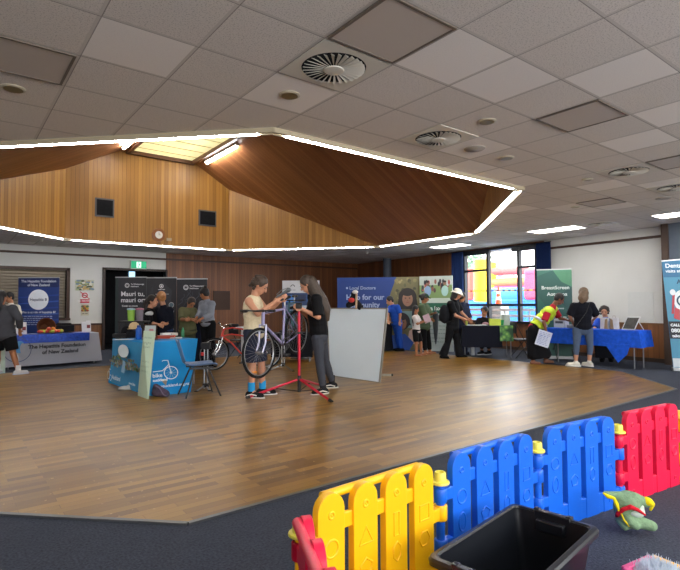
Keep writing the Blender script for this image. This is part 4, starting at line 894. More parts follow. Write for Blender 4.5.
# ================================================================== banners and displays
def rollup(name, label, cat, x0, x1, ytop, d0_, d1_=None, bg='#24407f', group=None, th=.02, z0=.06, base=True, lean=0.0, rough=.45, tilt=0.0):
    d1_ = d1_ or d0_; a, b = oz(x0, d0_, 0), oz(x1, d1_, 0); zt_ = P((x0+x1)/2, ytop, (d0_+d1_)/2).z
    X = (b-a).normalized(); n = X.cross(U0); n = n if n.dot(F0) < 0 else -n; c = (a+b)/2; W = (b-a).length
    t = thing(name, label, cat, c, group); Yv = (U0+(-n)*lean-X*tilt).normalized(); H_ = (zt_-z0)
    mb = MB(); o0 = a+U0*z0; mb.prism([o0, o0+X*W, o0+X*W+Yv*H_, o0+Yv*H_], -n*th); mb.build('panel', M(bg, rough, noise=.02, scale=2), t, smooth=0)
    if base:
        mb = MB(); mb.box(c+U0*(z0/2+.005)-n*.02, (W+.03, .12, z0+.01), X, n, U0); mb.build('base_cassette', M('#b9bbbd', .35, .7), t, bevel=.01)
        mb = MB(); mb.box(c+U0*z0+Yv*(H_+.01)-n*th/2, (W+.01, .03, .025), (n.cross(Yv)).normalized(), n, Yv); mb.build('top_rail', M('#b9bbbd', .35, .7), t, smooth=0)
        mb = MB(); mb.tube([c-n*(th+.02)+U0*.05, c-n*(th+.02)+U0*z0+Yv*H_], .010, 6); mb.build('support_pole', STEEL, t)
    f = Fr(o0, X, Yv)
    if f.N.dot(F0) > 0: f.N = -f.N
    return t, Print(f), W, H_
def smallprint(pr, x0, x1, y, col, h=.018, rng=random.Random(2)):
    x = x0
    while x < x1-.02: w_ = rng.uniform(.03, .09); pr.rect(x, y, min(x+w_, x1), y+h, col); x += w_+.02
# hepatitis banner
t, pr, W, H_ = rollup('pull_up_banner', 'navy blue hepatitis banner with a pale round logo behind the white-clothed table', 'banner', 18.2, 58.8, 278, 13.2, 13.2, '#223a7c', 'pull-up banners')
for k, y in enumerate((.42, .50, .58, .66, .74)): pr.poly([(0, H_*y), (W, H_*(y+.03)), (W, H_*(y+.05)), (0, H_*(y+.012))], '#3a5aa8' if k % 2 else '#2c4893')
pr.rect(0, H_*.88, W, H_, '#1b2a5c'); pr.text('The Hepatitis Foundation', W*.5, H_*.945, .088, '#e3e8f2', 'CENTER', .001); pr.text('of New Zealand', W*.5, H_*.895, .088, '#e3e8f2', 'CENTER', .001)
pr.ell(W*.5, H_*.72, W*.25, W*.25, '#dfe5ef', 40); pr.text('Hepatitis B', W*.5, H_*.705, .10, '#3a4664', 'CENTER', .002)
pr.text('Who is at risk of hepatitis B?', W*.5, H_*.545, .078, '#e3e8f2', 'CENTER', .001)
for y in (.50, .475, .45, .42, .395): smallprint(pr, W*.15, W*.85, H_*y, '#b4c0dd', .016)
pr.build(t)
# three black banners
bk = []
for (x0, x1, yt, lab, w_) in ((115.3, 146.2, 277.6, 'black banner with large white greeting text, left of the three behind the bike stall', 0), (146.4, 176.3, 278, 'black banner with a column of coloured discs, middle of the three', 1), (176.8, 207, 279.3, 'black banner with a grey feather pattern, right of the three', 2)):
    t, pr, W, H_ = rollup('pull_up_banner', lab, 'banner', x0, x1, yt, 12.1-.12*w_, 12.1-.12*w_, '#26272f', 'pull-up banners')
    cl = '#dcdde2'
    if w_ == 0:
        pr.rect(0, 0, W*.10, H_, '#1f2f30'); pr.ring(W*.38, H_*.905, .055, .014, cl); pr.ring(W*.38, H_*.905, .03, .008, cl); pr.text('Te Whakaoranga', W*.50, H_*.912, .045, cl, bold=.001); pr.text('healthcare', W*.50, H_*.885, .045, cl, bold=.001)
        pr.text('Mauri tu,', W*.18, H_*.775, .155, cl, bold=.003); pr.text('mauri ora', W*.18, H_*.70, .155, cl, bold=.003); pr.text('Kotahi te oranga', W*.22, H_*.645, .055, cl, bold=.001)
    if w_ == 1:
        pr.poly([(W*.55, H_*.95), (W*.85, H_*.85), (W*.70, H_*.1), (W*.35, 0), (W*.1, H_*.6)], '#33353e'); pr.poly([(W*.1, 0), (W*.35, H_*.5), (W*.2, H_*.9), (0, H_*.7), (0, 0)], '#2e3038')
        pr.ring(W*.5, H_*.90, .05, .014, cl); pr.ell(W*.5, H_*.90, .02, .02, cl); smallprint(pr, W*.40, W*.62, H_*.855, cl, .014); smallprint(pr, W*.30, W*.75, H_*.80, '#a6a7ae', .012)
        for k, c_ in enumerate(('#55707c', '#b8445c', '#3f8a54', '#44707a', '#8a6a3a')): pr.ell(W*.84, H_*(.67-.075*k), .062, .062, '#c4c7cc'); pr.ell(W*.84, H_*(.67-.075*k), .052, .052, c_)
    if w_ == 2:
        pr.ring(W*.30, H_*.90, .06, .015, cl); pr.ring(W*.30, H_*.90, .034, .008, cl); pr.text('Te Whakaoranga', W*.42, H_*.908, .05, cl, bold=.001); pr.text('healthcare', W*.42, H_*.88, .05, cl, bold=.001)
        rg = random.Random(9)
        for k in range(26):
            x = rg.uniform(.05, .8); y = rg.uniform(.3, .8); a = rg.uniform(.5, 1.2); pr.line([(W*x, H_*y), (W*x+.12*math.cos(a), H_*y+.12*math.sin(a)), (W*x+.2*math.cos(a+.4), H_*y+.18*math.sin(a+.2))], .016, rg.choice(['#41434e', '#4b4e5b', '#383a44']))
    pr.build(t)
# white display with blue pictures behind the bikes
t, pr, W, H_ = rollup('display_board', 'white display board with a small dark logo and blue pictures behind the bicycles', 'display board', 282.3, 319.5, 280.5, 12.6, 12.6, '#2c4a7c', base=False, z0=1.08, th=.03)
pr.rect(0, H_*.64, W, H_, '#d6d8de'); pr.ring(W*.28, H_*.82, .055, .016, '#2a3040', a0=0, a1=PI); smallprint(pr, W*.2, W*.36, H_*.72, '#7a8090', .012)
for x, y, c_ in ((.06, .38, '#4f8bd6'), (.36, .40, '#23345a'), (.06, .1, '#6c7f9a'), (.66, .36, '#2e62b0'), (.4, .08, '#a9b9c6')): pr.rect(W*x, H_*y, W*(x+.27), H_*(y+.20), c_)
pr.build(t)
t['label'] = 'white display board with a small dark logo and blue pictures behind the bicycles'
mb = MB(); q_ = oz(301, 12.65, 0); mb.box(V((q_.x, q_.y, .54)), (.06, .05, 1.08), R0, F0, U0); mb.box(V((q_.x, q_.y, .015)), (.5, .35, .03), R0, F0, U0); mb.build('stand', BLACK, t, smooth=0)
k1, k2 = oz(272, 11.9, 0), oz(311, 11.9, 0); zk = P(290, 333, 11.9).z
drape('tablecloth', 'black cloth over the low table behind the two bicycle stands', 'dark stall cloths', [k1, k2, k2+F0*.5, k1+F0*.5], zk, .12, M('#15171d', .8), flare=.02)
trestle('low folding table under the black cloth behind the bicycle stands', [k1, k2, k2+F0*.5, k1+F0*.5], zk-.01, M('#55565a', .5))
# ---- wide blue community display
def face_art(pr, cx_, cy_, s, skin, hair, hx=1.25, hy=1.35, drop=0.0, smile=True):
    pr.ell(cx_, cy_+.12*s, s*hx*.62, s*hy*.62, hair, 26)
    if drop: pr.poly([(cx_-s*.62*hx, cy_), (cx_-s*.70*hx, cy_-drop*s), (cx_+s*.70*hx, cy_-drop*s), (cx_+s*.62*hx, cy_)], hair)
    pr.ell(cx_, cy_-.05*s, s*.40, s*.54, skin, 26); pr.ell(cx_, cy_+.36*s, s*.36, s*.16, hair, 18)
    for q in (-1, 1): pr.ell(cx_+q*.16*s, cy_+.02*s, s*.06, s*.028, '#2a1c16', 10); pr.ell(cx_+q*.16*s, cy_+.10*s, s*.085, s*.014, '#33231b', 10)
    pr.ell(cx_, cy_-.12*s, s*.055, s*.035, '#8f6248', 10); pr.ell(cx_, cy_-.28*s, s*.13, s*.032, '#8c4a42', 12)
t, pr, W, H_ = rollup('display_wall', 'wide navy blue community display wall with photo panel at its right end', 'display wall', 337.3, 419, 277.2, 15.2, 14.9, '#1f3f86', base=False, z0=0, th=.12)
xs_ = W*(388-337)/82
pr.poly([(xs_+.06, 0), (W, 0), (W, H_), (xs_+.26, H_), (xs_+.10, H_*.80), (xs_-.02, H_*.62), (xs_-.02, H_*.35)], '#6f6a48')
rg = random.Random(4)
for k in range(60): pr.ell(rg.uniform(xs_+.25, W-.05), rg.uniform(H_*.55, H_*.97), rg.uniform(.03, .07), rg.uniform(.03, .06), rg.choice(['#857c52', '#5e5c40', '#9c8f62', '#4c4c38', '#77714c']), 8)
face_art(pr, xs_+.58, H_*.70, .38, '#9a715a', '#2d2725', 1.12, 1.15, .8); pr.poly([(xs_+.22, H_*.30), (xs_+.95, H_*.30), (xs_+.85, H_*.53), (xs_+.33, H_*.53)], '#6f8a86')
face_art(pr, xs_+.40, H_*.37, .36, '#855c46', '#231e1d', 1.1, 1.15, .2); pr.poly([(xs_+.55, H_*.08), (xs_+.9, H_*.08), (xs_+.88, H_*.34), (xs_+.62, H_*.26)], '#c3a496')
pr.poly([(xs_-.30, 0), (xs_+.62, 0), (xs_+.75, H_*.10), (xs_+.5, H_*.22), (xs_+.1, H_*.20), (xs_-.2, H_*.12)], '#2450a8')
pr.ell(.30, H_*.853, .032, .032, '#a9b9dd'); pr.text('Local Doctors', .37, H_*.832, .135, '#a9b9dd', bold=.002)
pr.text('Help for our', .27, H_*.69, .22, '#a6b8de', bold=.006); pr.text('community', .27, H_*.585, .22, '#a6b8de', bold=.006); pr.build(t)
t, pr, W, H_ = rollup('display_wall', 'white and green display panel with an outdoor crowd photo beside the round-capped visitor', 'display wall', 419.6, 452.5, 276, 14.7, 14.3, '#b9c6c4', base=False, z0=0, th=.06)
pr.rect(0, H_*.70, W, H_, '#7d9a62'); pr.rect(0, H_*.88, W, H_, '#aeb9b2'); pr.rect(0, H_*.64, W, H_*.705, '#c2cfc6')
for k in range(34): x = rg.uniform(.03, .95); y = rg.uniform(.80, .93); pr.ell(W*x, H_*y, .035, .07, rg.choice(['#3a3f48', '#5b4a48', '#8c5a52', '#c7ccd0', '#2b3138', '#a8544e']), 9)
for x, c_ in ((.26, '#7f9fc4'), (.78, '#a9d2cd')): pr.ell(W*x, H_*.80, .10, .15, c_, 14); pr.ell(W*x, H_*.90, .045, .055, '#8c6a58', 12); pr.ell(W*x, H_*.925, .045, .03, '#2a2424', 12)
pr.rect(0, H_*.40, W, H_*.64, '#2c6a52'); pr.text('rei a koe', .10, H_*.545, .16, '#dfe9e4', bold=.005); pr.text('smart', .30, H_*.465, .16, '#dfe9e4', bold=.005)
for y in (.33, .28, .23, .17, .12): smallprint(pr, .12, W-.15, H_*y, '#7e9690', .02)
pr.build(t)
# dark closed umbrella hanging at the green panel
p = oz(435.3, 13.6, 0); t = thing('closed_umbrella', 'dark closed umbrella hanging point down in front of the green panel', 'umbrella', p); zz0 = P(436.5, 344, 13.6).z; zz1 = P(434, 311, 13.6).z
mb = MB(); mb.tube([V((p.x, p.y, zz0)), V((p.x, p.y, zz0+.25)), V((p.x, p.y, zz0+.55)), V((p.x, p.y, zz1-.08)), V((p.x, p.y, zz1))], [.012, .05, .075, .085, .03], 10); mb.build('canopy', M('#3a4147', .6, noise=.2, scale=20), t)
mb = MB(); mb.tube([V((p.x, p.y, zz0-.05)), V((p.x, p.y, zz0))], .007, 6); mb.build('tip', STEEL, t); mb = MB(); hp = V((p.x, p.y, zz1)); mb.tube([hp, hp+U0*.08, hp+U0*.12+R0*.03, hp+U0*.09+R0*.06], .012, 8); mb.build('handle', BLACK, t)
# green screening banner
t, pr, W, H_ = rollup('pull_up_banner', 'dark green pull-up banner with white heading behind the blue-clothed table', 'banner', 537.5, 572.3, 269.8, 12.45, 12.2, '#2b5750', 'pull-up banners')
pr.poly([(0, H_*.93), (W*.5, H_), (0, H_)], '#3a6a5e'); pr.poly([(W*.45, H_), (W, H_), (W, H_*.80), (W*.7, H_*.86)], '#4a7f62'); pr.poly([(W*.55, H_*.7), (W, H_*.80), (W, H_*.45)], '#234a49'); pr.poly([(0, 0), (W*.4, H_*.5), (0, H_*.7)], '#2f6358')
pr.text('BreastScreen', W*.12, H_*.775, .118, '#d3dcda', bold=.002); pr.text('Aotearoa', W*.28, H_*.70, .118, '#d3dcda', bold=.002); pr.text('Free mammograms', W*.16, H_*.545, .060, '#cdd8d5', bold=.001); pr.text('0800 270 200', W*.40, H_*.44, .060, '#cdd8d5', bold=.001); pr.build(t)
# dental banner at the right edge
t, pr, W, H_ = rollup('pull_up_banner', 'teal blue dental banner with cartoons at the right edge of the photo', 'banner', 671.5, 713, 259.2, 10.05, 9.85, '#4a93b4', 'pull-up banners', tilt=.072)
pr.rect(0, H_*.84, W, H_, '#2f6c94'); pr.text('Dental', .05, H_*.93, .115, '#dfeaf0', bold=.003); pr.text('visits at', .05, H_*.885, .085, '#dfeaf0', bold=.002); pr.text('AMS', .22, H_*.78, .12, '#1c3f5c', bold=.003)
pr.ell(.30, H_*.62, .17, .22, '#e2ecf0', 26); pr.ring(.30, H_*.62, .12, .03, '#234a63'); pr.ell(.30, H_*.63, .05, .05, '#234a63'); pr.poly([(.07, H_*.50), (.11, H_*.50), (.17, H_*.70), (.13, H_*.71)], '#b84450'); pr.ell(.13, H_*.70, .05, .06, '#dfe8ee'); pr.poly([(.10, H_*.46), (.20, H_*.44), (.22, H_*.54), (.14, H_*.56)], '#c85058')
pr.rect(0, H_*.27, W, H_*.43, '#151a26'); pr.text('CALL', .03, H_*.385, .07, '#e6edf2', bold=.004); pr.text('0800', .03, H_*.33, .10, '#e6edf2', bold=.004); pr.text('talkteeth', .04, H_*.285, .07, '#e6edf2', bold=.003)
pr.rect(0, H_*.01, W, H_*.09, '#cfd9df'); pr.ell(.30, H_*.165, .13, .15, '#7a3c2b', 24); pr.ell(.30, H_*.16, .09, .105, '#d9a179', 24)
for q in (-.03, .03): pr.ell(.30+q, H_*.17, .012, .016, '#241a16', 10)
pr.ring(.30, H_*.155, .04, .010, '#8d2f2c', a0=PI*1.15, a1=PI*1.85); pr.poly([(.2, H_*.09), (.4, H_*.09), (.37, H_*.125), (.23, H_*.125)], '#c05a3a')
pr.text('Smile', .34, H_*.04, .06, '#2f5f9c', bold=.002); pr.build(t)
# wall notices left, exit sign
def wp(x, y, out=.0): p = onplane(x, y, LW-LN*out, LN); return p
def notice(name, label, cat, x0, y0, x1, y1, col, draw):
    a, b = wp(x0, y1, .012), wp(x1, y0, .012); t = thing(name, label, cat, V((a.x, 16.69, a.z))); W, H_ = b.x-a.x, b.z-a.z
    mb = MB(); mb.bx((a.x, 16.688, a.z), (b.x, 16.7, b.z)); mb.build('sheet', M(col, .5), t, smooth=0)
    pr = Print(Fr((a.x, 16.688, a.z), V((1, 0, 0)), U0)); draw(pr, W, H_); pr.build(t)
def dr1(pr, W, H_):
    rg = random.Random(8)
    for k in range(70): pr.ell(W*rg.uniform(.06, .94), H_*rg.uniform(.08, .92), .05, .03, rg.choice(['#6f7f52', '#a8b489', '#4d5b46', '#c7a765', '#7a92a2', '#dcdcd0']), 7)
notice('wall_poster', 'pinned map-like collage print on the white wall left of the door', 'poster', 75, 280, 94, 290.5, '#c3c6b4', dr1)
def dr2(pr, W, H_):
    pr.rect(0, 0, W, H_*.32, '#c2324a'); pr.ring(W*.5, H_*.66, H_*.24, .03, '#c23040'); pr.rect(W*.32, H_*.62, W*.66, H_*.68, '#2b2b2e'); pr.line([(W*.5-.13, H_*.66+.11), (W*.5+.13, H_*.66-.11)], (.022), '#c23040'); pr.text('NO SMOKING', W*.5, H_*.12, .06, '#eceaea', 'CENTER', .001)
notice('no_smoking_sign', 'small red and white prohibition sign below the collage print', 'sign', 80, 291.5, 89.5, 303, '#dedcda', dr2)
def dr3(pr, W, H_):
    for i in range(4):
        for j in range(3): pr.ell(W*(.2+.2*i), H_*(.45+.18*j), .045, .035, ['#a05030', '#c2a13c', '#5f6f48'][(i+j) % 3], 9)
    smallprint(pr, W*.15, W*.85, H_*.15, '#555555', .015)
notice('wall_poster', 'small cream notice with orange dots below the prohibition sign', 'poster', 81, 304.3, 89, 315.5, '#c9c3ac', dr3)
a, b = wp(130.5, 268.6, .1), wp(147, 261, .1); t = thing('exit_sign', 'illuminated green exit sign above the dark doorway', 'sign', V(((a.x+b.x)/2, 16.7, a.z)))
mb = MB(); mb.bx((a.x, 16.6, a.z), (b.x, 16.69, b.z)); mb.build('housing', M('#b9c4bd', .5), t, smooth=0)
W, H_ = b.x-a.x, b.z-a.z; pr = Print(Fr((a.x, 16.6, a.z), V((1, 0, 0)), U0)); EG = emis('exit_green', '#1f9a6a', .45); EW = emis('exit_white', '#d6f5e6', .6)
pr.poly([(.02, .02), (W-.02, .02), (W-.02, H_-.02), (.02, H_-.02)], EG); pr.poly([(W*.36, .04), (W*.64, .04), (W*.64, H_-.04), (W*.36, H_-.04)], EW); pr.line([(W*.46, .05), (W*.52, H_*.4), (W*.50, H_*.62), (W*.58, H_*.5)], .022, EG); pr.ell(W*.50, H_*.73, .02, .02, EG); pr.build(t)
# brown noticeboard on the timber wall
a, b = onplane(213.5, 310, LW-LN*.05, LN), onplane(230, 291, LW-LN*.05, LN)
mb = MB(); mb.bx((a.x, 16.64, a.z), (b.x, 16.68, b.z)); tag(mb.build('wall_hatch', M('#3f2616', .6), loc=V(((a.x+b.x)/2, 16.68, a.z)), smooth=0), 'plain dark brown square board on the timber wall behind the red bicycle', 'board')
# ================================================================== hepatitis table
dl, drr = 10.75, 12.05; Zh = .71
h1, h2 = oz(5, dl, 0), oz(99, drr, 0); hb_d = V((h2.y-h1.y, -(h2.x-h1.x), 0)).normalized(); hb_d = hb_d if hb_d.dot(F0) > 0 else -hb_d
HC = [h1, h2, h2+hb_d*.72, h1+hb_d*.72]; trestle('folding table hidden under the white hepatitis stall cloth', HC, Zh-.01, M('#cfcfcb', .5))
WHC = M('#b3b5be', .8, noise=.03, scale=4)
o = drape('tablecloth', 'white floor-length cloth with foundation lettering at the far left stall', 'printed stall tablecloths', HC, Zh, [.05, .05, .05, .05], WHC, flare=.06, wave=.014, k=8)
bt0, bt1 = HC[0]-hb_d*.05, HC[1]-hb_d*.05; f = Fr(V((bt0.x, bt0.y, .05))-hb_d*.03, (bt1-bt0), U0); pr = Print(f); W = (bt1-bt0).length; pr.h = .012
pr.text('The Hepatitis Foundation', W*.53, .37, .112, '#2a2b33', 'CENTER', .004); pr.text('of New Zealand', W*.56, .24, .112, '#2a2b33', 'CENTER', .004)
pr.ring(W*.12, .36, .26, .012, '#3b4a78'); pr.ell(W*.14, .42, .10, .13, '#4a90c8'); pr.ell(W*.17, .38, .05, .12, '#b3b5be'); pr.build(o, 'printed_lettering')
SEQ = M('#1545b0', .3, .2, noise=.4, scale=26, bump=.8)
rc = [HC[0].lerp(HC[1], .08)-hb_d*.09, HC[0].lerp(HC[1], .88)-hb_d*.09, HC[0].lerp(HC[1], .88)+hb_d*.40, HC[0].lerp(HC[1], .08)+hb_d*.40]
mb = MB(); top = [V((c.x, c.y, Zh+.012)) for c in rc]; R = sheet(mb, top, [V((c.x, c.y, Zh-.17 if i < 2 else Zh+.008)) for i, c in enumerate(rc)], 4, .006, 20); mb.face(R[0])
tag(mb.build('table_runner', SEQ, smooth=40, loc=V((top[0].x, top[0].y, Zh))), 'shiny blue sequin runner over the white hepatitis cloth', 'table runner')
def onh(f_, b_, dz=.016): p = HC[0].lerp(HC[1], f_)+hb_d*b_; return V((p.x, p.y, Zh+dz))
hX = (HC[1]-HC[0]).normalized()
def ffrac(x): # fraction along the table for image column x at mid depth
    best = min(range(0, 101), key=lambda i: abs((lambda p: (CX+FOC*((p-CAM).dot(RT))/((p-CAM).dot(FW))))(onh(i/100, .3))-x)); return best/100
p = onh(ffrac(47), .35); t = thing('fruit_basket', 'brown wicker basket tipped on its side among fruit on the hepatitis stall', 'basket', p)
mb = MB(); ax_ = (-hb_d*.9+U0*.2).normalized(); x_, y_, z_ = frame_of(ax_); q = p+U0*.15
prof_ = [(.02, -.25), (.10, -.20), (.16, -.10), (.19, 0), (.20, .02), (.18, .02), (.14, -.08), (.08, -.17)]
mb.lathe(prof_, q, (x_, y_, z_), 20); mb.build('basket', M('#5a3420', .7, noise=.3, scale=40, bump=.6), t)
rg = random.Random(6)
for k in range(16):
    x = 38+k*1.45; c_ = ['#c7452b', '#d9a52a', '#a9b53a', '#e08a2a', '#b8312b', '#d8c23a'][k % 6]; z_ = .045 if k % 3 else .10
    p = onh(ffrac(x), .12+.05*(k % 2), .016+z_); mb = MB()
    if z_ > .05 and not 3 < k < 12: z_ = .045; p.z = Zh+.016+z_
    mb.ball(p, (.05, .045, .043) if k % 4 else (.075, .035, .035), VFr, 12); fr_ = tag(mb.build('fruit', M(c_, .4), loc=p), ['red', 'golden', 'green', 'orange', 'dark red', 'yellow'][k % 6]+' fruit in the row before the tipped basket, '+('far left' if k < 3 else 'left of centre' if k < 6 else 'centre left' if k < 8 else 'centre right' if k < 11 else 'right of centre' if k < 14 else 'far right'), 'fruit', 'fruit in front of the basket')
for x, lab in ((22, 'white leaflet holder at the left end of the hepatitis stall'), (86.5, 'white leaflet holder with red-black cover at the right end of the hepatitis stall')):
    p = onh(ffrac(x), .3); t = thing('leaflet_holder', lab, 'leaflet holder', p, 'leaflet holders on the hepatitis stall')
    for k in range(2):
        q = p+hX*(.10*k-.05)+hb_d*.03*k; mb = MB(); mb.prism([q-hX*.055, q+hX*.055, q+hX*.055+U0*(.23+.03*k)+hb_d*.05, q-hX*.055+U0*(.23+.03*k)+hb_d*.05], hb_d*.012); mb.build('leaflet', M('#d5d5d8', .6), t, smooth=0)
    mb = MB(); q = p+hX*.05+U0*.12-hb_d*-.02; mb.box(q+hb_d*.02, (.07, .012, .08), hX, hb_d, U0); mb.build('cover_picture', M('#8a3a40', .5), t, smooth=0)
p = onh(ffrac(68), .62); mb = MB(); mb.box(p+U0*.08, (.42, .22, .16), hX, hb_d, U0); mb.cap(p+U0*.17-hX*.12, p+U0*.17+hX*.14, .05, .04); tag(mb.build('black_bag', M('#17181c', .7), loc=p, bevel=.02), 'black bag at the back right of the hepatitis stall', 'bag')
a, b = fl(-6, 374.5, 0), fl(5.2, 373.2, 0); mb = MB(); nb = V((0, 1, 0)); mb.prism([a, b, V((b.x, b.y+.12, .58)), V((a.x, a.y+.12, .58))], (0, .015, 0)); o = mb.build('standing_poster', M('#b8d0c4', .5), loc=a, smooth=0)
tag(o, 'pale green poster leaning on the white cloth at the left edge of the photo', 'poster')
# ================================================================== middle table (dark cloth) by the window
m1, m2 = oz(462, 12.75, 0), oz(512.5, 12.55, 0); md = V((-(m2.y-m1.y), (m2.x-m1.x), 0)).normalized(); md = md if md.dot(F0) > 0 else -md; Zm = .785
MC = [m1, m2, m2+md*.72, m1+md*.72]; trestle('folding table with thin metal legs carrying the dark cloth by the window', MC, Zm-.01, M('#cfcfcb', .5))
NAVY = M('#0d1120', .75, noise=.08, scale=5)
o = drape('tablecloth', 'dark navy cloth hanging knee-high over the table in front of the window', 'dark stall cloths', [MC[0].lerp(MC[1], .0), MC[0].lerp(MC[1], .76), MC[3].lerp(MC[2], .76), MC[3]], Zm, .26, NAVY, flare=.02, wave=.010)
g0, g1 = MC[0].lerp(MC[1], .74)-md*.02, MC[1]-md*.02; gt = [V((q.x, q.y, Zm+.008)) for q in (g0, g1, g1+md*.76, g0+md*.76)]
mb = MB(); R = sheet(mb, gt, [V((q.x, q.y, Zm-.37)) for q in (g0-md*.02, g1-md*.02, g1+md*.76, g0+md*.76)], 6, .006, 12); mb.face(R[0])
m_, nt, b_ = base('leaf_print_cloth'); tc = nt.nodes.new('ShaderNodeTexCoord'); vz = nt.nodes.new('ShaderNodeTexVoronoi'); vz.inputs['Scale'].default_value = 9; nt.links.new(tc.outputs['Object'], vz.inputs['Vector'])
rp_ = nt.nodes.new('ShaderNodeValToRGB'); nt.links.new(vz.outputs['Distance'], rp_.inputs[0]); rp_.color_ramp.elements[0].color = lin('#a8d06a'); rp_.color_ramp.elements[1].color = lin('#1f4d33'); rp_.color_ramp.elements[1].position = .7; e_ = rp_.color_ramp.elements.new(.35); e_.color = lin('#5f9a48'); nt.links.new(rp_.outputs[0], b_.inputs['Base Color'])
tag(mb.build('table_runner', m_, smooth=40, loc=gt[0]), 'green leaf-patterned cloth over the right end of the dark table', 'table runner')
def onm(f_, b_, dz=.012): p = MC[0].lerp(MC[1], f_)+md*b_; return V((p.x, p.y, Zm+dz))
mX = (MC[1]-MC[0]).normalized()
def block(name, label, cat, p, size, col, X, Yd, rot=0, group=None, bevel=.004, tilt=0):
    mb = MB(); Z = (U0+Yd*tilt).normalized(); mb.box(p+Z*size[2]/2, size, X, Yd, Z); return tag(mb.build(name, M(col, .5), loc=p, bevel=bevel), label, cat, group)
block('leaflet_box', 'yellow-green leaflet box on the dark table by the window', 'box', onm(.66, .10), (.27, .12, .17), '#b6c83e', mX, md, tilt=.25)
p = onm(.80, .25); mb = MB(); mb.lathe([(.055, 0), (.075, .13), (.07, .13), (.05, .02)], p, n=18); tag(mb.build('plant_pot', M('#2b9a5c', .4), loc=p), 'green pot beside the yellow-green leaflet box', 'pot')
for k, (f_, b_) in enumerate(((.86, .45), (.93, .38))):
    p = onm(f_, b_); t = thing('paper_bag', ('pale tall gift bag behind the green pot' if k == 0 else 'pale tall gift bag at the right end of the window table'), 'bag', p, 'gift bags on the window table')
    mb = MB(); mb.prism([p-mX*.09-md*.05, p+mX*.09-md*.05, p+mX*.07-md*.03+U0*.25, p-mX*.06-md*.03+U0*.25], md*.08); mb.build('body', M('#a9b5ae', .5, noise=.12, scale=12), t, smooth=0)
    mb = MB(); mb.tube([p-mX*.05+U0*.24, p-mX*.04+U0*.34, p+mX*.03+U0*.35, p+mX*.05+U0*.24], .006, 6); mb.build('handle', M('#c9cfca', .5), t)
block('paper_sheet', 'white papers lying before the seated woman at the window table', 'paper', onm(.30, .25), (.5, .3, .008), '#c9d3d2', mX, md); block('drink_bottle', 'small yellow-green bottle at the left of the window table', 'bottle', onm(.10, .2), (.06, .06, .17), '#a9b24a', mX, md, bevel=.015)
p = oz(472, 13.3, 0); t = thing('water_bottle', 'white bottle standing on the floor under the window table', 'bottle', p); mb = MB(); mb.lathe([(.045, 0), (.045, .2), (.03, .24), (.03, .27)], p, n=14); mb.build('body', M('#c9cdd0', .4), t)
# black folding chair between tables
def foldchair(label, c, fwd, col='#1a1c24'):
    s_ = V((fwd.y, -fwd.x, 0)); t = thing('folding_chair', label, 'chair', c, 'dark chairs behind the stalls'); m_ = M(col, .6)
    mb = MB(); mb.box(c+U0*.45, (.42, .40, .035), s_, fwd, U0); mb.build('seat', m_, t, bevel=.01); mb = MB(); mb.box(c-fwd*.22+U0*.74, (.42, .03, .26), s_, fwd, U0); mb.build('backrest', m_, t, bevel=.012)
    for a in (-1, 1):
        mb = MB(); mb.tube([c+s_*a*.2-fwd*.22+U0*.86, c+s_*a*.2+fwd*.20], .011, 6); mb.build('leg', BLACK, t); mb = MB(); mb.tube([c+s_*a*.19+fwd*.15+U0*.45, c+s_*a*.19-fwd*.24], .011, 6); mb.build('leg', BLACK, t)
    return t
foldchair('dark folding chair between the window table and the person in the hi-vis vest', oz(521.5, 12.6, 0), R0)
foldchair('dark folding chair under the blue-clothed table near the green banner', oz(561, 12.3, 0), -F0)
foldchair('dark chair behind the person in the sleeveless top', oz(241, 13.0, 0), (R0+F0).normalized())
mb = MB(); q = oz(244, 12.2, 0); zz1 = P(244, 327, 12.2).z; mb.box(V((q.x, q.y, zz1-.02)), (.40, .5, .04), R0, F0, U0); mb.box(V((q.x, q.y, (zz1-.04)/2)), (.06, .4, zz1-.04), R0, F0, U0); tag(mb.build('side_table', M('#aeb2b6', .5), loc=q, bevel=.005), 'small pale grey side table behind the person in the sleeveless top', 'table')
# ================================================================== long blue-clothed table at right
e1, e2 = oz(652.5, 11.15, 0), oz(533, 11.95, 0)
front = [fl(556, 362.5), fl(632.5, 369.5)]; bd = (front[1]-front[0]).normalized(); bn = V((-bd.y, bd.x, 0)); bn = bn if bn.dot(F0) > 0 else -bn
q0 = front[0]-bd*.15; q1 = front[1]+bd*.42; Zl = .775
q1 = V((onplane(638.5, 335, front[0]+bn*.05, bn).x, onplane(638.5, 335, front[0]+bn*.05, bn).y, 0)); q0 = V((onplane(545, 335, front[0], bn).x, onplane(545, 335, front[0], bn).y, 0))
LC = [q0, q1, q1+bn*.62, q0+bn*.62]; print('long table', LC)
LBL = M('#1f5ad6', .75, noise=.22, scale=14, bump=.3)
o = drape('tablecloth', 'crumpled bright blue cloth over the long table at right', 'bright blue cloths', LC, Zl, Zl-.34, LBL, flare=.03, wave=.02, k=10)
ct = q1-bd*.30-bn*.05; mb = MB(); pts_ = [V((c.x, c.y, z)) for c, z in ((ct-bd*.34, Zl-.28), (ct+bd*.16, Zl-.28), (ct+bd*.10, Zl-.48), (ct-bd*.08, Zl-.66), (ct-bd*.22, Zl-.46))]; mb.prism(pts_, -bn*.02); tag(mb.build('cloth_corner', LBL, loc=ct, smooth=0), 'pointed corner of blue cloth drooping at the right end of the long table', 'cloth')
t = thing('folding_table', 'long folding table with thin metal legs under the crumpled blue cloth', 'table', (LC[0]+LC[2])/2, 'folding tables of the stalls')
mb = MB(); mb.prism([V((c.lerp((LC[0]+LC[2])/2, .02).x, c.lerp((LC[0]+LC[2])/2, .02).y, Zl-.04)) for c in LC], (0, 0, .03)); mb.build('tabletop', M('#cfcfcb', .5), t, smooth=0)
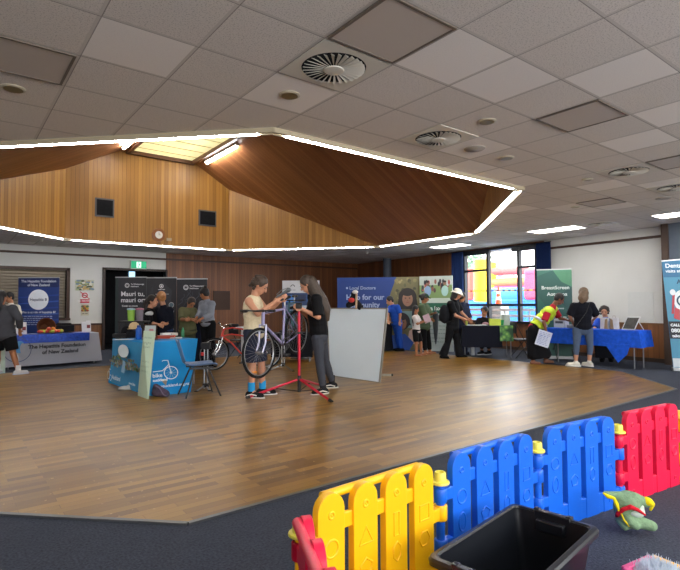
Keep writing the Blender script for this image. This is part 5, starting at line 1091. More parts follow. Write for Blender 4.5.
for fx, fy in ((556, 362.5), (632.5, 369.3), (644.2, 367.6)):
    e = fl(fx, fy)+bn*(.10 if fx < 640 else -.02); mb = MB(); mb.tube([V((e.x, e.y, Zl-.04)), e], .014, 8); mb.build('leg', GREYLEG, t)
mb = MB(); aa, bb_ = oz(592, 11.65, 0), oz(627, 11.35, 0); dd_ = (bb_-aa).normalized(); top = [V((c.x, c.y, .6)) for c in (aa, bb_, bb_+bn*.25, aa+bn*.25)]
R = sheet(mb, top, [V((c.x, c.y, .10)) for c in (aa+dd_*.05, bb_-dd_*.18, bb_+bn*.25-dd_*.18, aa+bn*.25+dd_*.05)], 8, .02, 10); mb.face(R[0]); tag(mb.build('dark_cloth', M('#14151d', .8), loc=aa, smooth=50), 'black cloth bundled underneath the long blue table', 'cloth')
def onl(x, b_, dz=.012):
    p = onplane(x, 330, front[0]+bn*b_, bn); return V((p.x, p.y, Zl+dz))
for k, x in enumerate((604.2, 613.8)):
    p = onl(x, .22); t = thing('paper_bag', 'white and kraft paper gift bag, '+('left' if k == 0 else 'right')+' of the two on the long blue table', 'bag', p, 'gift bags on the blue table')
    mb = MB(); mb.prism([p-bd*.085, p+bd*.085, p+bd*.075+U0*.24, p-bd*.075+U0*.24], bn*.08); mb.build('body', M('#d0d0ce', .6), t, smooth=0)
    mb = MB(); sgn = 1 if k == 0 else -1; mb.prism([p+bd*sgn*.0-bn*.004, p+bd*sgn*.08-bn*.004, p+bd*sgn*.07+U0*.23-bn*.004, p+bd*sgn*.02+U0*.20-bn*.004], bn*.003); mb.build('kraft_patch', M('#9a8265', .7), t, smooth=0)
    mb = MB(); mb.tube([p-bd*.03+U0*.235+bn*.03, p-bd*.02+U0*.29+bn*.03, p+bd*.02+U0*.29+bn*.03, p+bd*.03+U0*.235+bn*.03], .004, 6); mb.build('handle', M('#8b7a66', .6), t)
p = onl(629, .25); t = thing('picture_easel', 'framed dark photo display leaning on a stand on the long blue table', 'picture', p)
mb = MB(); a, b = p-bd*.14-bn*.02, p+bd*.12-bn*.02; up_ = U0*.27+bn*.10+bd*.08; mb.prism([a, b, b+up_, a+up_], bn*.012); mb.build('frame', M('#c5c7c9', .5), t, smooth=0)
mb = MB(); mb.prism([a.lerp(b+up_, .07)-bn*.006, b.lerp(a+up_, .07)-bn*.006, (b+up_).lerp(a, .07)-bn*.006, (a+up_).lerp(b, .07)-bn*.006], bn*.004); mb.build('picture', M('#34332f', .4, noise=.6, scale=18), t, smooth=0)
mb = MB(); mb.tube([a.lerp(b, .8)+up_*.8+bn*.02, p+bd*.22+bn*.16], .008, 6); mb.build('prop', M('#c5c7c9', .5), t)
p = onl(561.5, .25); t = thing('sample_box', 'white box with dark slots at the left of the long blue table', 'box', p); mb = MB(); mb.box(p+U0*.10, (.26, .2, .20), bd, bn, U0); mb.build('box', M('#c9cbcd', .5), t, bevel=.006)
mb = MB()
mb.box(p+U0*.12-bn*.102, (.18, .006, .05), bd, bn, U0); mb.build('slot', M('#55585e', .5), t, smooth=0)
block('clipboard', 'low grey box beside the white sample box on the long blue table', 'box', onl(572, .2), (.16, .16, .07), '#8d8f92', bd, bn)
# small table behind the whiteboard for the nurse
n1, n2 = oz(376, 14.7, 0), oz(390, 14.4, 0); nd = F0; Zn = P(384, 322.5, 14.5).z
mb = MB(); mb.box((n1+n2)/2+U0*Zn+F0*.1, (.55, .5, .04), R0, F0, U0); t = thing('round_table', 'small dark table with a drape beside the person in blue scrubs', 'table', (n1+n2)/2+F0*.1); mb.build('tabletop', M('#2a2c33', .5), t, smooth=0)
mb = MB(); c_ = (n1+n2)/2+F0*.1; mb.lathe([(.30, .02), (.26, Zn*.5), (.27, Zn-.02)], c_, n=24); mb.build('drape', M('#16181e', .8), t)
for k, (dx, c2) in enumerate(((.12, '#c9c4b8'), (.20, '#8a6a58'))): p = c_+R0*dx+U0*(Zn+.02)-F0*.1; mb = MB(); mb.lathe([(.05, 0), (.06, .1), (.03, .12)], p, n=12); tag(mb.build('cup', M(c2, .5), loc=p), ('white' if k == 0 else 'brown')+' cup on the small dark table by the blue scrubs', 'cup', 'cups on the small dark table')
# navy covered stand between the two women at the black banners
q = oz(197, 11.3, 0); zz1 = P(197, 320.5, 11.3).z; mb = MB(); cs_ = [q-R0*.18, q+R0*.20, q+R0*.20+F0*.4, q-R0*.18+F0*.4]; R = sheet(mb, [V((c.x, c.y, zz1)) for c in cs_], [V((c.x, c.y, .03)) for c in cs_], 6, .015, 14); mb.face(R[0])
tag(mb.build('covered_stand', M('#1a2038', .75), loc=q, smooth=50), 'tall stand under a navy cloth between the olive shirt and grey sweater', 'stand')
q = G(306, 356.5); mb = MB(); mb.cap(q+U0*.05-R0*.08, q+U0*.045+R0*.10, .05, .045); mb.cap(q+U0*.02-R0*.09, q+U0*.02+R0*.13, .02, .02); tag(mb.build('sneaker', M('#c8c9cc', .6), loc=q, remesh=.008), 'white sneaker on the floor beyond the red mast', 'shoe')
# ================================================================== seen through the window: inflatable castle, cone, rail
def ow(x, y, up_=18.0): return onplane(x, y, V((up_, 0, 0)), V((1, 0, 0)))
IY, IB, IR, IO, IP = M('#f4cf1a', .5, noise=.02), M('#2878d8', .5, noise=.03), M('#e2574e', .5, noise=.02), M('#f08040', .5), M('#e0486c', .5)
U_ = 20.0; t = thing('bouncy_castle', 'colourful inflatable bouncy castle outside the window', 'bouncy castle', ow(500, 309, U_))
def ob(x, y, u=U_): return onplane(x, y, V((u, 0, 0)), V((1, 0, 0)))
def ybox(mb, x0, y0, x1, y1, u, dep): a, b = ob(x0, y1, u), ob(x1, y0, u); mb.bx((u, min(a.y, b.y), a.z), (u+dep, max(a.y, b.y), b.z))
mb = MB(); a, b = ob(460, 306, U_), ob(545, 289, U_); mb.cap((U_+1, a.y, b.z-.4), (U_+1, b.y, b.z-.4), .55, .55); mb.bx((U_+.4, b.y-.5, -.15), (U_+5, a.y+.5, b.z-.4)); mb.build('base_cushion', IB, t, bevel=.1)
def pillar(x, y0, y1, u, r, mat, nm='pillar'):
    a, b = ob(x, y1, u), ob(x, y0, u); mb = MB(); mb.tube([a, a.lerp(b, .02)]+[a.lerp(b, .02+.96*i/10) for i in range(1, 10)]+[a.lerp(b, .98), b], [r*.7]+[r*(1+.04*(i % 2)) for i in range(11)]+[r*.6], 20); mb.build(nm, mat, t)
pillar(481.5, 259, 302, U_-.6, .34, IY); pillar(493.2, 262, 300, U_+3, .17, IY); pillar(471, 268, 300, U_+.5, .16, IR); 
for y, m_ in ((271.5, IR), (282.5, IO), (287.5, IP)):
    a, b = ob(489, y, U_+3), ob(525, y-1, U_+3); mb = MB(); mb.cap(a, b, .22 if y < 285 else .12, .22 if y < 285 else .12, 16); mb.build('wall_tube', m_, t)
a, b = ob(523, 300, U_+.3), ob(540, 268, U_+.3); mb = MB(); mb.bx((U_+.3, b.y, a.z), (U_+1.2, a.y, b.z)); mb.build('pink_side_wall', IP, t, bevel=.15)
a, b = ob(496.3, 277, U_+3.5), ob(500, 272.8, U_+3.5); mb = MB(); mb.bx((U_+3.6, b.y, a.z), (U_+3.8, a.y, b.z)); mb.build('blue_flap', IB, t, smooth=0)
p = ob(498.6, 305.6, 15.6); p.z = -.15; ztp = ob(498.5, 286.5, 15.6).z; hc = ztp+.15; CO = M('#f0592a', .5)
t = thing('traffic_cone', 'orange traffic cone with white bands standing outside before the castle', 'cone', p)
CB = .46; zc0 = ob(498.6, 306, 15.6).z
mb = MB(); mb.lathe([(.13, zc0+.15), (.13, zc0+.17), (.11, zc0+.18), (.03, hc), (.0, hc)], p, n=20); mb.build('cone', CO, t)
for f0_, f1_ in ((.28, .45), (.62, .76)):
    hh = hc-(zc0+.18); mb = MB(); mb.lathe([(.112-.08*f0_, zc0+.18+hh*f0_), (.112-.08*f1_, zc0+.18+hh*f1_)], p, n=20); mb.build('white_band', M('#ffffff', .4), t)
mb = MB(); mb.box(p+U0*((zc0+.15)/2), (.5, .5, zc0+.15)); tag(mb.build('concrete_block', M('#9a9a96', .8), loc=p, smooth=0), 'grey plinth carrying the traffic cone outside', 'block')
# deck rail outside
t = thing('deck_rail', 'white metal rail outside along the lower window panes', 'rail', rp((W0+W1)/2, 0, -1.4))
for zr_ in (RZ(500, 310.5)-.0, RZ(500, 317)-.0):
    mb = MB(); rbox(mb, W0+2.5, W1-2.5, zr_-.035, zr_+.035, -1.45, -1.38); mb.build('bar', M('#e6e8ea', .5), t, smooth=0)
for k in range(9):
    s_ = W1-2.4+k*(W0-W1+4.8)/8; mb = MB(); rbox(mb, s_-.02, s_+.02, -.15, RZ(500, 309.5), -1.44, -1.40); mb.build('post', M('#8c9096', .5), t, smooth=0)
t = thing('barrier_tape', 'black and yellow barrier tape stretched across the view outside', 'tape', ob(500, 292, 15.2)); mb = MB(); a, b = ob(455, 292, 15.2), ob(545, 290.5, 15.2); mb.prism([a, b, b+U0*.045, a+U0*.045], (.004, 0, 0)); mb.build('tape', M('#e8c83a', .5), t, smooth=0)
for q_, nm_ in ((a, 'near'), (b, 'far')): mb = MB(); mb.tube([V((q_.x, q_.y, -.15)), q_+U0*.08], .03, 8); mb.build('post', M('#6d7075', .6), t)
for k in range(16): c0 = a.lerp(b, (k+.1)/16); c1 = a.lerp(b, (k+.5)/16); mb = MB(); mb.prism([c0-V((.003, 0, 0)), c1-V((.003, 0, 0)), c1-V((.003, 0, 0))+U0*.045, c0-V((.003, 0, 0))+U0*.045], (.002, 0, 0)); mb.build('stripe', M('#3a3f48', .5), t, smooth=0)
p = ob(472, 305, 30); p.z = -.15; t = thing('tree', 'grey-green tree beyond the bouncy castle outside', 'tree', p); mb = MB(); rg = random.Random(12); cc_ = ob(473, 262, 30)
mb.tube([p, V((cc_.x, cc_.y, cc_.z-1))], .18, 8); mb.build('trunk', M('#6b5a48', .8), t); mb = MB()
for k in range(160):
    d_ = V((rg.gauss(0, 1), rg.gauss(0, 1), rg.gauss(0, .8))); q = cc_+d_*.75; x_, y_, _ = frame_of(V((rg.gauss(0, 1), rg.gauss(0, 1), 1))); mb.prism([q, q+x_*.22, q+x_*.3+y_*.2, q+y_*.25], x_.cross(y_)*.01)
mb.build('foliage', M('#7f9a80', .8, noise=.2), t, smooth=0)['kind'] = 'stuff'
# curtains
def curtain(label, x0, x1, yt, zb):
    s0, s1 = RS(x1, 290), RS(x0, 290); zt_ = min(RZ((x0+x1)/2, yt), CEIL-.02); t = thing('curtain', label, 'curtain', rp((s0+s1)/2, zb), 'navy curtains'); mb = MB(); n = 40; pa, pb = [], []
    for r_, z in enumerate((zt_, zt_-.12, (zt_+zb)/2, zb)):
        pa.append([mb.b.verts.new(rp(s0+(s1-s0)*i/n, z, .11+.045*math.sin(i*1.35)*(1 if r_ else .4))) for i in range(n+1)])
    for a, b in zip(pa, pa[1:]):
        for i in range(n): mb.face([a[i], a[i+1], b[i+1], b[i]])
    mb.build('fabric', M('#1c2f5c', .85, noise=.05), t, smooth=60, solid=.012, clean=False)
    mb = MB(); mb.tube([rp(s0-.02, zt_+.0, .12), rp(s1+.02, zt_+.0, .12)], .012, 8); mb.build('rail', BLACK, t)
curtain('dark blue curtain gathered at the left of the window', 454.5, 466, 252.5, .25); curtain('dark blue curtain gathered at the right of the window behind the green banner', 539.5, 554, 242.5, .25)
# ================================================================== people
SK = {'fair': M('#c08a6c', .55, noise=.04), 'tan': M('#a06a48', .55, noise=.04), 'brown': M('#80523a', .55, noise=.04)}
EYEM = M('#1a1410', .3); LIP = M('#8a4a40', .5)
def hairm(h): return M(h, .55, noise=.25, scale=45, bump=.5)
def person(label, d, J, face, skin='tan', hair=None, top=None, bottom=None, shoes=None, s=1.04, vox=.011, extra=None, grip=None, bare=False, cat='person', toes=None, group=None, seat=False, bodyfat=1.0):
    Q = {k: P(v[0], v[1], d+(v[2] if len(v) > 2 else 0)) for k, v in J.items()}
    b0 = (Q['anL']+Q['anR'])/2; loc = V((b0.x, b0.y, 0)); t = thing('person', label, cat, loc, group)
    f = VF(*face); hc = Q['head']; X = f.cross(U0).normalized()
    nk = Q['neck']; Zd = (hc-nk).normalized(); Zh_ = (U0*.6+Zd*.4).normalized(); Zh_ = (Zh_-f*Zh_.dot(f)).normalized() if abs(Zh_.dot(f)) < .95 else U0; X = f.cross(Zh_).normalized(); A = (X, f, Zh_)
    def hp(x, y, z): return hc+X*(x*s)+f*(y*s)+Zh_*(z*s)
    shm = (Q['shL']+Q['shR'])/2; hpm = (Q['hipL']+Q['hipR'])/2; sp = (shm-hpm); L = sp.length; sp.normalize()
    lat = (Q['shR']-Q['shL']); lat = (lat-sp*lat.dot(sp)).normalized(); fr = sp.cross(lat).normalized(); T = (lat, fr, sp)
    bw = s*bodyfat
    def torso(mb, g, lo=0.0, hi=1.0, arm=.1):
        sw = min((Q['shR']-Q['shL']).length/2, .19*s)
        for u, rx, ry, rz in ((.02, .165, .115, .10), (.18, .150, .112, .11), (.38, .138, .105, .11), (.58, .148, .112, .12), (.78, .158, .112, .12), (.93, .150, .088, .07)):
            if u < lo or u > hi: continue
            mb.ball(hpm+sp*(L*u), (rx*bw+g, ry*bw+g, rz*(1.45 if .1 < u < .85 else 1)*s*max(L/.50, .8)+g*.5), T)
        if hi >= .9:
            mb.cap(Q['shL'].lerp(shm, arm), Q['shR'].lerp(shm, arm), .058*s+g, .058*s+g); mb.cap(nk-sp*.02, shm-sp*.04, .055*s+g*.8, .10*s+g)
    mb = MB()
    mb.ball(hp(0, -.008, .018), (.076*s, .095*s, .098*s), A); mb.ball(hp(0, .028, -.05), (.054*s, .066*s, .066*s), A); mb.cap(hp(0, .088, .012), hp(0, .108, -.018), .011*s, .016*s, 8)
    for q in (-1, 1): mb.ball(hp(q*.077, -.005, -.005), (.012*s, .020*s, .031*s), A, 10)
    mb.cap(hp(0, -.02, -.06), nk, .052*s, .056*s)
    torso(mb, 0)
    for sd in 'LR':
        sh, el, wr = Q['sh'+sd], Q['el'+sd], Q['wr'+sd]; mb.cap(sh, el, .050*bw, .038*s); mb.cap(el, wr, .040*s, .026*s)
        hd = (wr-el).normalized(); hd = (hd+(V(grip[sd]) if grip and sd in grip else V((0, 0, -.15)))).normalized(); pn = hd.cross(fr if abs(hd.dot(fr)) < .9 else sp).normalized(); pw = hd.cross(pn).normalized()
        mb.ball(wr+hd*.05*s, (.042*s, .020*s, .055*s), (pw, pn, hd), 12)
        for i, (o_, l_) in enumerate(((-.030, .058), (-.010, .068), (.010, .064), (.029, .050))):
            a = wr+hd*.085*s+pw*o_*s; b = a+(hd+pw*o_*3)*l_*.5*s+pn*.006*s; c = b+(hd*.6+pn*.75).normalized()*l_*.5*s; mb.cap(a-hd*.02*s, b, .0105*s, .0095*s, 8); mb.cap(b, c, .0095*s, .008*s, 8)
        a = wr+hd*.035*s-pw*.030*s; b = a+(hd*.6-pw*.7+pn*.3).normalized()*.036*s; mb.cap(a, b, .013*s, .011*s, 8); mb.cap(b, b+(hd*.8+pn*.5).normalized()*.028*s, .011*s, .009*s, 8)
        hi_, kn, an = Q['hip'+sd], Q['kn'+sd], Q['an'+sd]; mb.cap(hi_, kn, .082*bw, .054*s); mb.cap(kn, kn.lerp(an, .35), .052*s, .054*s); mb.cap(kn.lerp(an, .35), an, .054*s, .034*s)
        td = VF(*(toes[sd] if toes else (face[0], face[1], 0))); td.z = 0; td.normalize(); an0 = V((an.x, an.y, 0)); mb.cap(an, an0+td*.03*s+U0*.045*s, .036*s, .040*s); mb.cap(an0-td*.03*s+U0*.038*s, an0+td*.13*s+U0*.030*s, .037*s, .030*s)
        if bare:
            sx = td.cross(U0)
            for i in range(5): mb.cap(an0+td*.13*s+sx*(.018*(i-2))*s+U0*.022*s, an0+td*(.165-.008*abs(i-1))*s+sx*(.020*(i-2))*s+U0*.016*s, .012*s, .010*s, 8)
        if shoes:
            m2 = MB(); m2.cap(an0-td*.04*s+U0*.045*s, an0+td*.14*s+U0*.038*s, .047*s, .040*s); m2.cap(an0+U0*.06*s, an0+U0*.095*s, .048*s, .046*s); so = m2.build('shoe', shoes[0], t, remesh=vox)
            m2 = MB(); sx = td.cross(U0); pts = []
            for i in range(16): a_ = 2*PI*i/16; pts.append(an0+td*(.05+.148*math.cos(a_))*s+sx*(.050*math.sin(a_))*s)
            m2.prism(pts, (0, 0, .024*s)); m2.build('sole', shoes[1], so)
            if len(shoes) > 2:
                m2 = MB(); m2.tube([an0+U0*.09*s, an0+U0*.09*s+(an-an0)*.75+U0*.03], .046*s, 12); m2.build('sock', shoes[2], so)
            if len(shoes) > 3:
                m2 = MB(); m2.tube([an0+td*.10*s+sx*.046*s+U0*.045*s, an0+td*.03*s+sx*.05*s+U0*.06*s, an0-td*.04*s+sx*.05*s+U0*.04*s], .009, 6); m2.tube([an0+td*.10*s-sx*.046*s+U0*.045*s, an0+td*.03*s-sx*.05*s+U0*.06*s, an0-td*.04*s-sx*.05*s+U0*.04*s], .009, 6); m2.build('shoe_stripe', shoes[3], so)
    mb.build('body', SK[skin], t, remesh=min(vox, .009))
    for q in (-1, 1): m2 = MB(); m2.ball(hp(q*.030, .083, .012), (.013*s, .008*s, .008*s), A, 8); m2.build('eye', EYEM, t)
    m2 = MB(); m2.ball(hp(0, .092, -.055), (.022*s, .008*s, .007*s), A, 8); m2.build('mouth', LIP, t)
    for q in (-1, 1):
        m2 = MB(); m2.cap(hp(q*.015, .092, .034), hp(q*.048, .080, .036), .004*s, .003*s, 6); m2.build('eyebrow', hair[0] if hair else EYEM, t)
    if hair:
        hm, kind = hair[0], hair[1]; m2 = MB()
        m2.ball(hp(0, -.026, .040), (.092*s, .100*s, .096*s), A); m2.ball(hp(0, -.050, .0), (.082*s, .070*s, .085*s), A)
        for q in (-1, 1): m2.ball(hp(q*.066, -.005, .035), (.022*s, .055*s, .055*s), A)
        if kind == 'shaggy':
            rg = random.Random(3)
            for k in range(70):
                a = rg.uniform(0, 2*PI); z_ = rg.uniform(-.08, .075); c_ = hp(.090*math.cos(a)*math.sqrt(max(0, 1-(z_/.14)**2)), -.035+.085*math.sin(a)*(1 if math.sin(a) < 0 else .75), z_ if math.sin(a) < .3 else max(z_, .05)); m2.ball(c_, .026*s, n=8)
        if kind == 'bun': m2.ball(hp(0, -.075, .115), (.042*s, .042*s, .038*s), A)
        if kind == 'lowbun': m2.ball(hp(0, -.13, .02), (.045*s, .045*s, .045*s), A)
        if kind == 'mid':
            m2.cap(hp(0, -.06, .0), hp(0, -.075, -.13), .080*s, .060*s)
            for q in (-1, 1): m2.cap(hp(q*.06, -.02, .02), hp(q*.065, -.03, -.10), .030*s, .026*s)
        if kind == 'pony': m2.cap(hp(0, -.10, .05), hp(0, -.16, -.05), .035*s, .040*s); m2.cap(hp(0, -.16, -.05), hp(0, -.14, -.22), .038*s, .012*s)
        if len(hair) > 2:
            pts = [hp(0, -.07, .0)]+[P(x, y, d+dd) for x, y, dd in hair[2]]; w_ = hair[3]
            for i in range(len(pts)-1): m2.cap(pts[i], pts[i+1], w_[i]*s, w_[i+1]*s)
        m2.build('hair', hm, t, remesh=min(vox, .009))
    if top:
        mt, slv = top[0], top[1]; g = top[2] if len(top) > 2 else .014; m2 = MB(); torso(m2, g, lo=top[3] if len(top) > 3 else 0.0, arm=.1 if slv else .42)
        for sd in 'LR':
            sh, el, wr = Q['sh'+sd], Q['el'+sd], Q['wr'+sd]; m2.ball(sh, .060*bw+g) if slv > 0 else None
            if 0 < slv <= 1: e = sh.lerp(el, slv); m2.tube([sh, e], [.054*bw+g, .048*bw+g+.006], 14)
            elif slv > 1: m2.cap(sh, el, .052*bw+g, .042*s+g); m2.tube([el, el.lerp(wr, slv-1)], [.044*s+g, .032*s+g], 14); m2.ball(el, .042*s+g)
        m2.build('shirt' if slv else 'vest_top', mt, t, remesh=vox)
    if bottom:
        mb_, kind, ln = bottom[0], bottom[1], bottom[2]; g = bottom[3] if len(bottom) > 3 else .012; m2 = MB(); m2.ball(hpm+sp*.03, (.168*bw+g, .118*bw+g, .13*s+g), T)
        if kind == 'skirt':
            e = hpm.copy(); e = (Q['anL']+Q['anR'])/2; c_ = V((e.x, e.y, .09*s+.06))
            m2.tube([hpm, hpm.lerp(c_, .5), c_], [.17*bw, .20*bw, .24*bw*ln], 20)
        for sd in 'LR':
            hi_, kn, an = Q['hip'+sd], Q['kn'+sd], Q['an'+sd]
            if kind == 'skirt': m2.cap(hi_, kn, .10*bw, .10*bw); m2.cap(kn, V((an.x, an.y, .20)), .10*bw, .10*bw); continue
            if ln <= .5: m2.tube([hi_, hi_.lerp(kn, ln*2)], [.088*bw+g, (.082-.028*ln)*bw+g+.008], 16); m2.ball(hi_, .086*bw+g)
            else:
                m2.cap(hi_, kn, .084*bw+g, .056*s+g); wd = .036*s+g+(.05 if kind == 'wide' else .006); e = kn.lerp(an, min(1, (ln-.5)*2)); m2.tube([kn, kn.lerp(e, .4), e], [.056*s+g, .056*s+g+(.02 if kind == 'wide' else 0), wd], 16); m2.ball(kn, .056*s+g)
        m2.build({'skirt': 'skirt'}.get(kind, 'shorts' if ln <= .5 else 'trousers'), mb_, t, remesh=vox)
    if extra: extra(t, Q, hp, A, T)
    return t, Q, hp, T
BLK = M('#0c0d11', .8, noise=.08); WHT = M('#c9cacc', .7); NVY = M('#232a3f', .8, noise=.08)
# 1 man at the lilac bicycle
def ex1(t, Q, hp, A, T):
    mb = MB(); a = Q['neck']+(T[1]*.0); 
    p0 = P(262.5, 304, 7.2); p1 = P(259, 327, 7.2)
person('person in a cream sleeveless top and navy shorts leaning over the lilac bicycle', 7.42,
    dict(head=(260.3, 285.5), neck=(255.0, 297.5), shL=(257.5, 299.5, .17), shR=(248.5, 301.5, -.15), elL=(268, 312, .12), wrL=(279, 302, .0), elR=(258.2, 314, -.22), wrR=(274, 302.5, -.16),
         hipL=(256.5, 334, .10), hipR=(251, 335, -.09), knL=(261, 361, .12), knR=(252.5, 362, -.08), anL=(262.5, 387.5, .14), anR=(251.5, 389, -.09)),
    (.78, -.12, -.62), 'fair', (hairm('#43352b'), 'shaggy'), (M('#cabd9f', .8, noise=.12, scale=30, bump=.2), 0, .016), (M('#2b3042', .8, noise=.06), 'shorts', .5), (M('#17181b', .7), M('#d9d8d2', .6), M('#2a97d6', .8), M('#e4e4e0', .6)), vox=.009, bodyfat=1.02, s=1.12, toes=dict(L=(.95, .1, 0), R=(.9, -.35, 0)), grip=dict(L=(.1, 0, .3), R=(.1, 0, .3)))
p = P(283.5, 293, 7.25); t = thing('bike_saddle', 'grey bicycle saddle held in the hands over the lilac bicycle', 'saddle', p); a_ = (R0*.86+U0*.5).normalized(); b_ = a_.cross(F0).normalized()
mb = MB(); mb.cap(p-a_*.12, p+a_*.04, .014, .026); mb.cap(p+a_*.04, p+a_*.09, .026, .034); mb.build('cover', M('#5c6064', .5), t, remesh=.008); mb = MB(); mb.tube([p-a_*.10+b_*.03, p+b_*.05, p+a_*.1+b_*.03], .006, 6); mb.build('rail', STEEL, t)
# 2 long-haired person
person('person with very long dark hair and grey jeans holding the red work stand', 7.72,
    dict(head=(306.8, 284.5), neck=(312, 296), shL=(316.5, 299.5, -.16), shR=(314.5, 300, .17), elL=(318.5, 317, -.26), wrL=(303, 309.5, -.20), elR=(309, 317, .18), wrR=(299, 309, -.02),
         hipL=(318, 338, -.09), hipR=(321, 338, .10), knL=(319.5, 362, -.12), knR=(325, 360, .28), anL=(323, 387, -.12), anR=(332, 381.5, .42)),
    (-.80, -.05, -.60), 'fair', (hairm('#3d3128'), 'mid', ((316, 293, -.04), (321, 301, -.03), (325, 310, -.02), (327, 319, -.02)), (.09, .095, .10, .085, .04)), (M('#090a0e', .8, noise=.05), .95, .026, .1), (M('#3d4048', .8, noise=.1), 'slim', .97, .008), (M('#17181b', .7), M('#d6d2c6', .6), M('#222326', .8), M('#dedbd0', .6)), vox=.009, s=1.07, bodyfat=1.02, toes=dict(L=(-.6, -.35, 0), R=(-.85, -.1, 0)), grip=dict(L=(-.2, 0, 0), R=(-.2, 0, 0)))
# 3 visitor at the hepatitis stall
person('person in a grey sweater and black shorts at the left edge, back turned', 9.95,
    dict(head=(1.5, 297), neck=(2, 306), shL=(-7.5, 310, 0), shR=(12.5, 309.5, 0), elL=(-11, 322, -.02), wrL=(-8, 332, .15), elR=(19.3, 318.5, -.03), wrR=(19.8, 330, .14), hipL=(-1.5, 336, 0), hipR=(9, 336, 0), knL=(-2.5, 353, .02), knR=(13, 353, 0), anL=(-2.5, 369, .05), anR=(18.2, 370.5, -.02)),
    (.25, .93, -.15), 'tan', (hairm('#18161a'), 'mid', ((-1.5, 303, -.12), (-2.5, 313, -.14), (-3, 320, -.14)), (.08, .07, .06, .03)), (M('#46474d', .85, noise=.06), 1.75, .026), (BLK, 'shorts', .42), (WHT, M('#b8c4dc', .6), M('#dfe2e4', .8)), toes=dict(L=(-.2, .9, 0), R=(.55, .75, 0)), bodyfat=1.25)
person('person with dark hair standing behind the white hepatitis table by the navy banner', 12.75,
    dict(head=(9, 297.5), neck=(11, 303.5), shL=(17.5, 307.5, 0), shR=(6, 307.5, 0), elL=(19.5, 316, -.1), wrL=(20, 324, -.32), elR=(4, 316, -.1), wrR=(6, 322, -.25), hipL=(14.5, 328, 0), hipR=(8, 328, 0), knL=(14.5, 344, 0), knR=(8, 344, 0), anL=(14.5, 359, 0), anR=(8, 359, 0)),
    (-.45, -.85, -.2), 'tan', (hairm('#1b191b'), 'short'), (M('#c2bcb2', .8), .8), (BLK, 'slim', 1), (BLK, BLK))
# 5-8 black banner group
person('person with a dark ponytail in a black top with white shoulders behind the display shelf', 10.5,
    dict(head=(152.8, 301.3), neck=(150, 308.5), shL=(153.5, 311.5, .15), shR=(147.5, 312.5, -.12), elL=(158, 321, .1), wrL=(164, 323, -.05), elR=(151, 323, -.16), wrR=(158.5, 324.5, -.2), hipL=(151.5, 335, .08), hipR=(148.5, 335, -.08), knL=(152, 353, .08), knR=(149, 353, -.08), anL=(152, 368, .08), anR=(149, 368, -.08)),
    (.97, -.1, -.1), 'fair', (hairm('#241d1a'), 'pony'), (BLK, 1.1), (BLK, 'slim', 1), (BLK, BLK), extra=lambda t, Q, hp, A, T: [None, (lambda mb: (mb.ball(Q['shR']-U0*.02+R0*.03, (.085, .09, .055), VFr), mb.build('white_yoke', WHT, t)))(MB())][0])
person('person with red-blond tied hair and a navy top, back turned, behind the bike stall', 10.6,
    dict(head=(161.3, 297.8), neck=(163.5, 306), shL=(158.5, 310.5, .05), shR=(169.5, 310.5, -.03), elL=(157, 322, .1), wrL=(160, 329, .2), elR=(171.5, 323, -.02), wrR=(169, 331, .12), hipL=(161.5, 333, 0), hipR=(168.5, 333, 0), knL=(162, 352, 0), knR=(168, 352, 0), anL=(162, 367, 0), anR=(168, 367, 0)),
    (-.55, .80, -.1), 'fair', (hairm('#b07a48'), 'lowbun'), (M('#0f1320', .8, noise=.06), 1.8, .022), (M('#24365a', .8), 'slim', 1), (BLK, BLK), bodyfat=1.05)
person('person in an olive tee leaning over papers in front of the feather banner', 11.15,
    dict(head=(191.3, 303.5), neck=(188.8, 308.8), shL=(193.5, 311.5, -.05), shR=(182.5, 311, .02), elL=(195, 320, -.2), wrL=(190.5, 319.5, -.34), elR=(182, 319.5, -.2), wrR=(192, 319, -.36), hipL=(191, 331, .05), hipR=(184.5, 331, .05), knL=(191, 349, .05), knR=(184.5, 349, .05), anL=(191, 364, .08), anR=(184.5, 364, .08)),
    (.45, -.62, -.6), 'tan', (hairm('#2a211d'), 'short'), (M('#666748', .8, noise=.06), .95, .022), (M('#4a4c38', .8), 'slim', 1), (BLK, BLK), bodyfat=1.15)
person('person with a top bun and light grey sweater, back turned, right of the feather banner', 10.95,
    dict(head=(204.3, 293.8), neck=(207, 300.2), shL=(202.3, 304, .12), shR=(212, 304.2, -.08), elL=(200, 313, .0), wrL=(196.5, 318, -.15), elR=(211, 315, -.18), wrR=(202, 318.5, -.28), hipL=(204.5, 324, .06), hipR=(211.5, 324, -.05), knL=(205, 346, .06), knR=(212, 346, -.05), anL=(205, 365, .06), anR=(213, 366, -.05)),
    (-.85, .35, -.35), 'tan', (hairm('#1b1718'), 'bun'), (M('#848a95', .85, noise=.06), 1.85, .020), (BLK, 'slim', 1), (BLK, BLK))
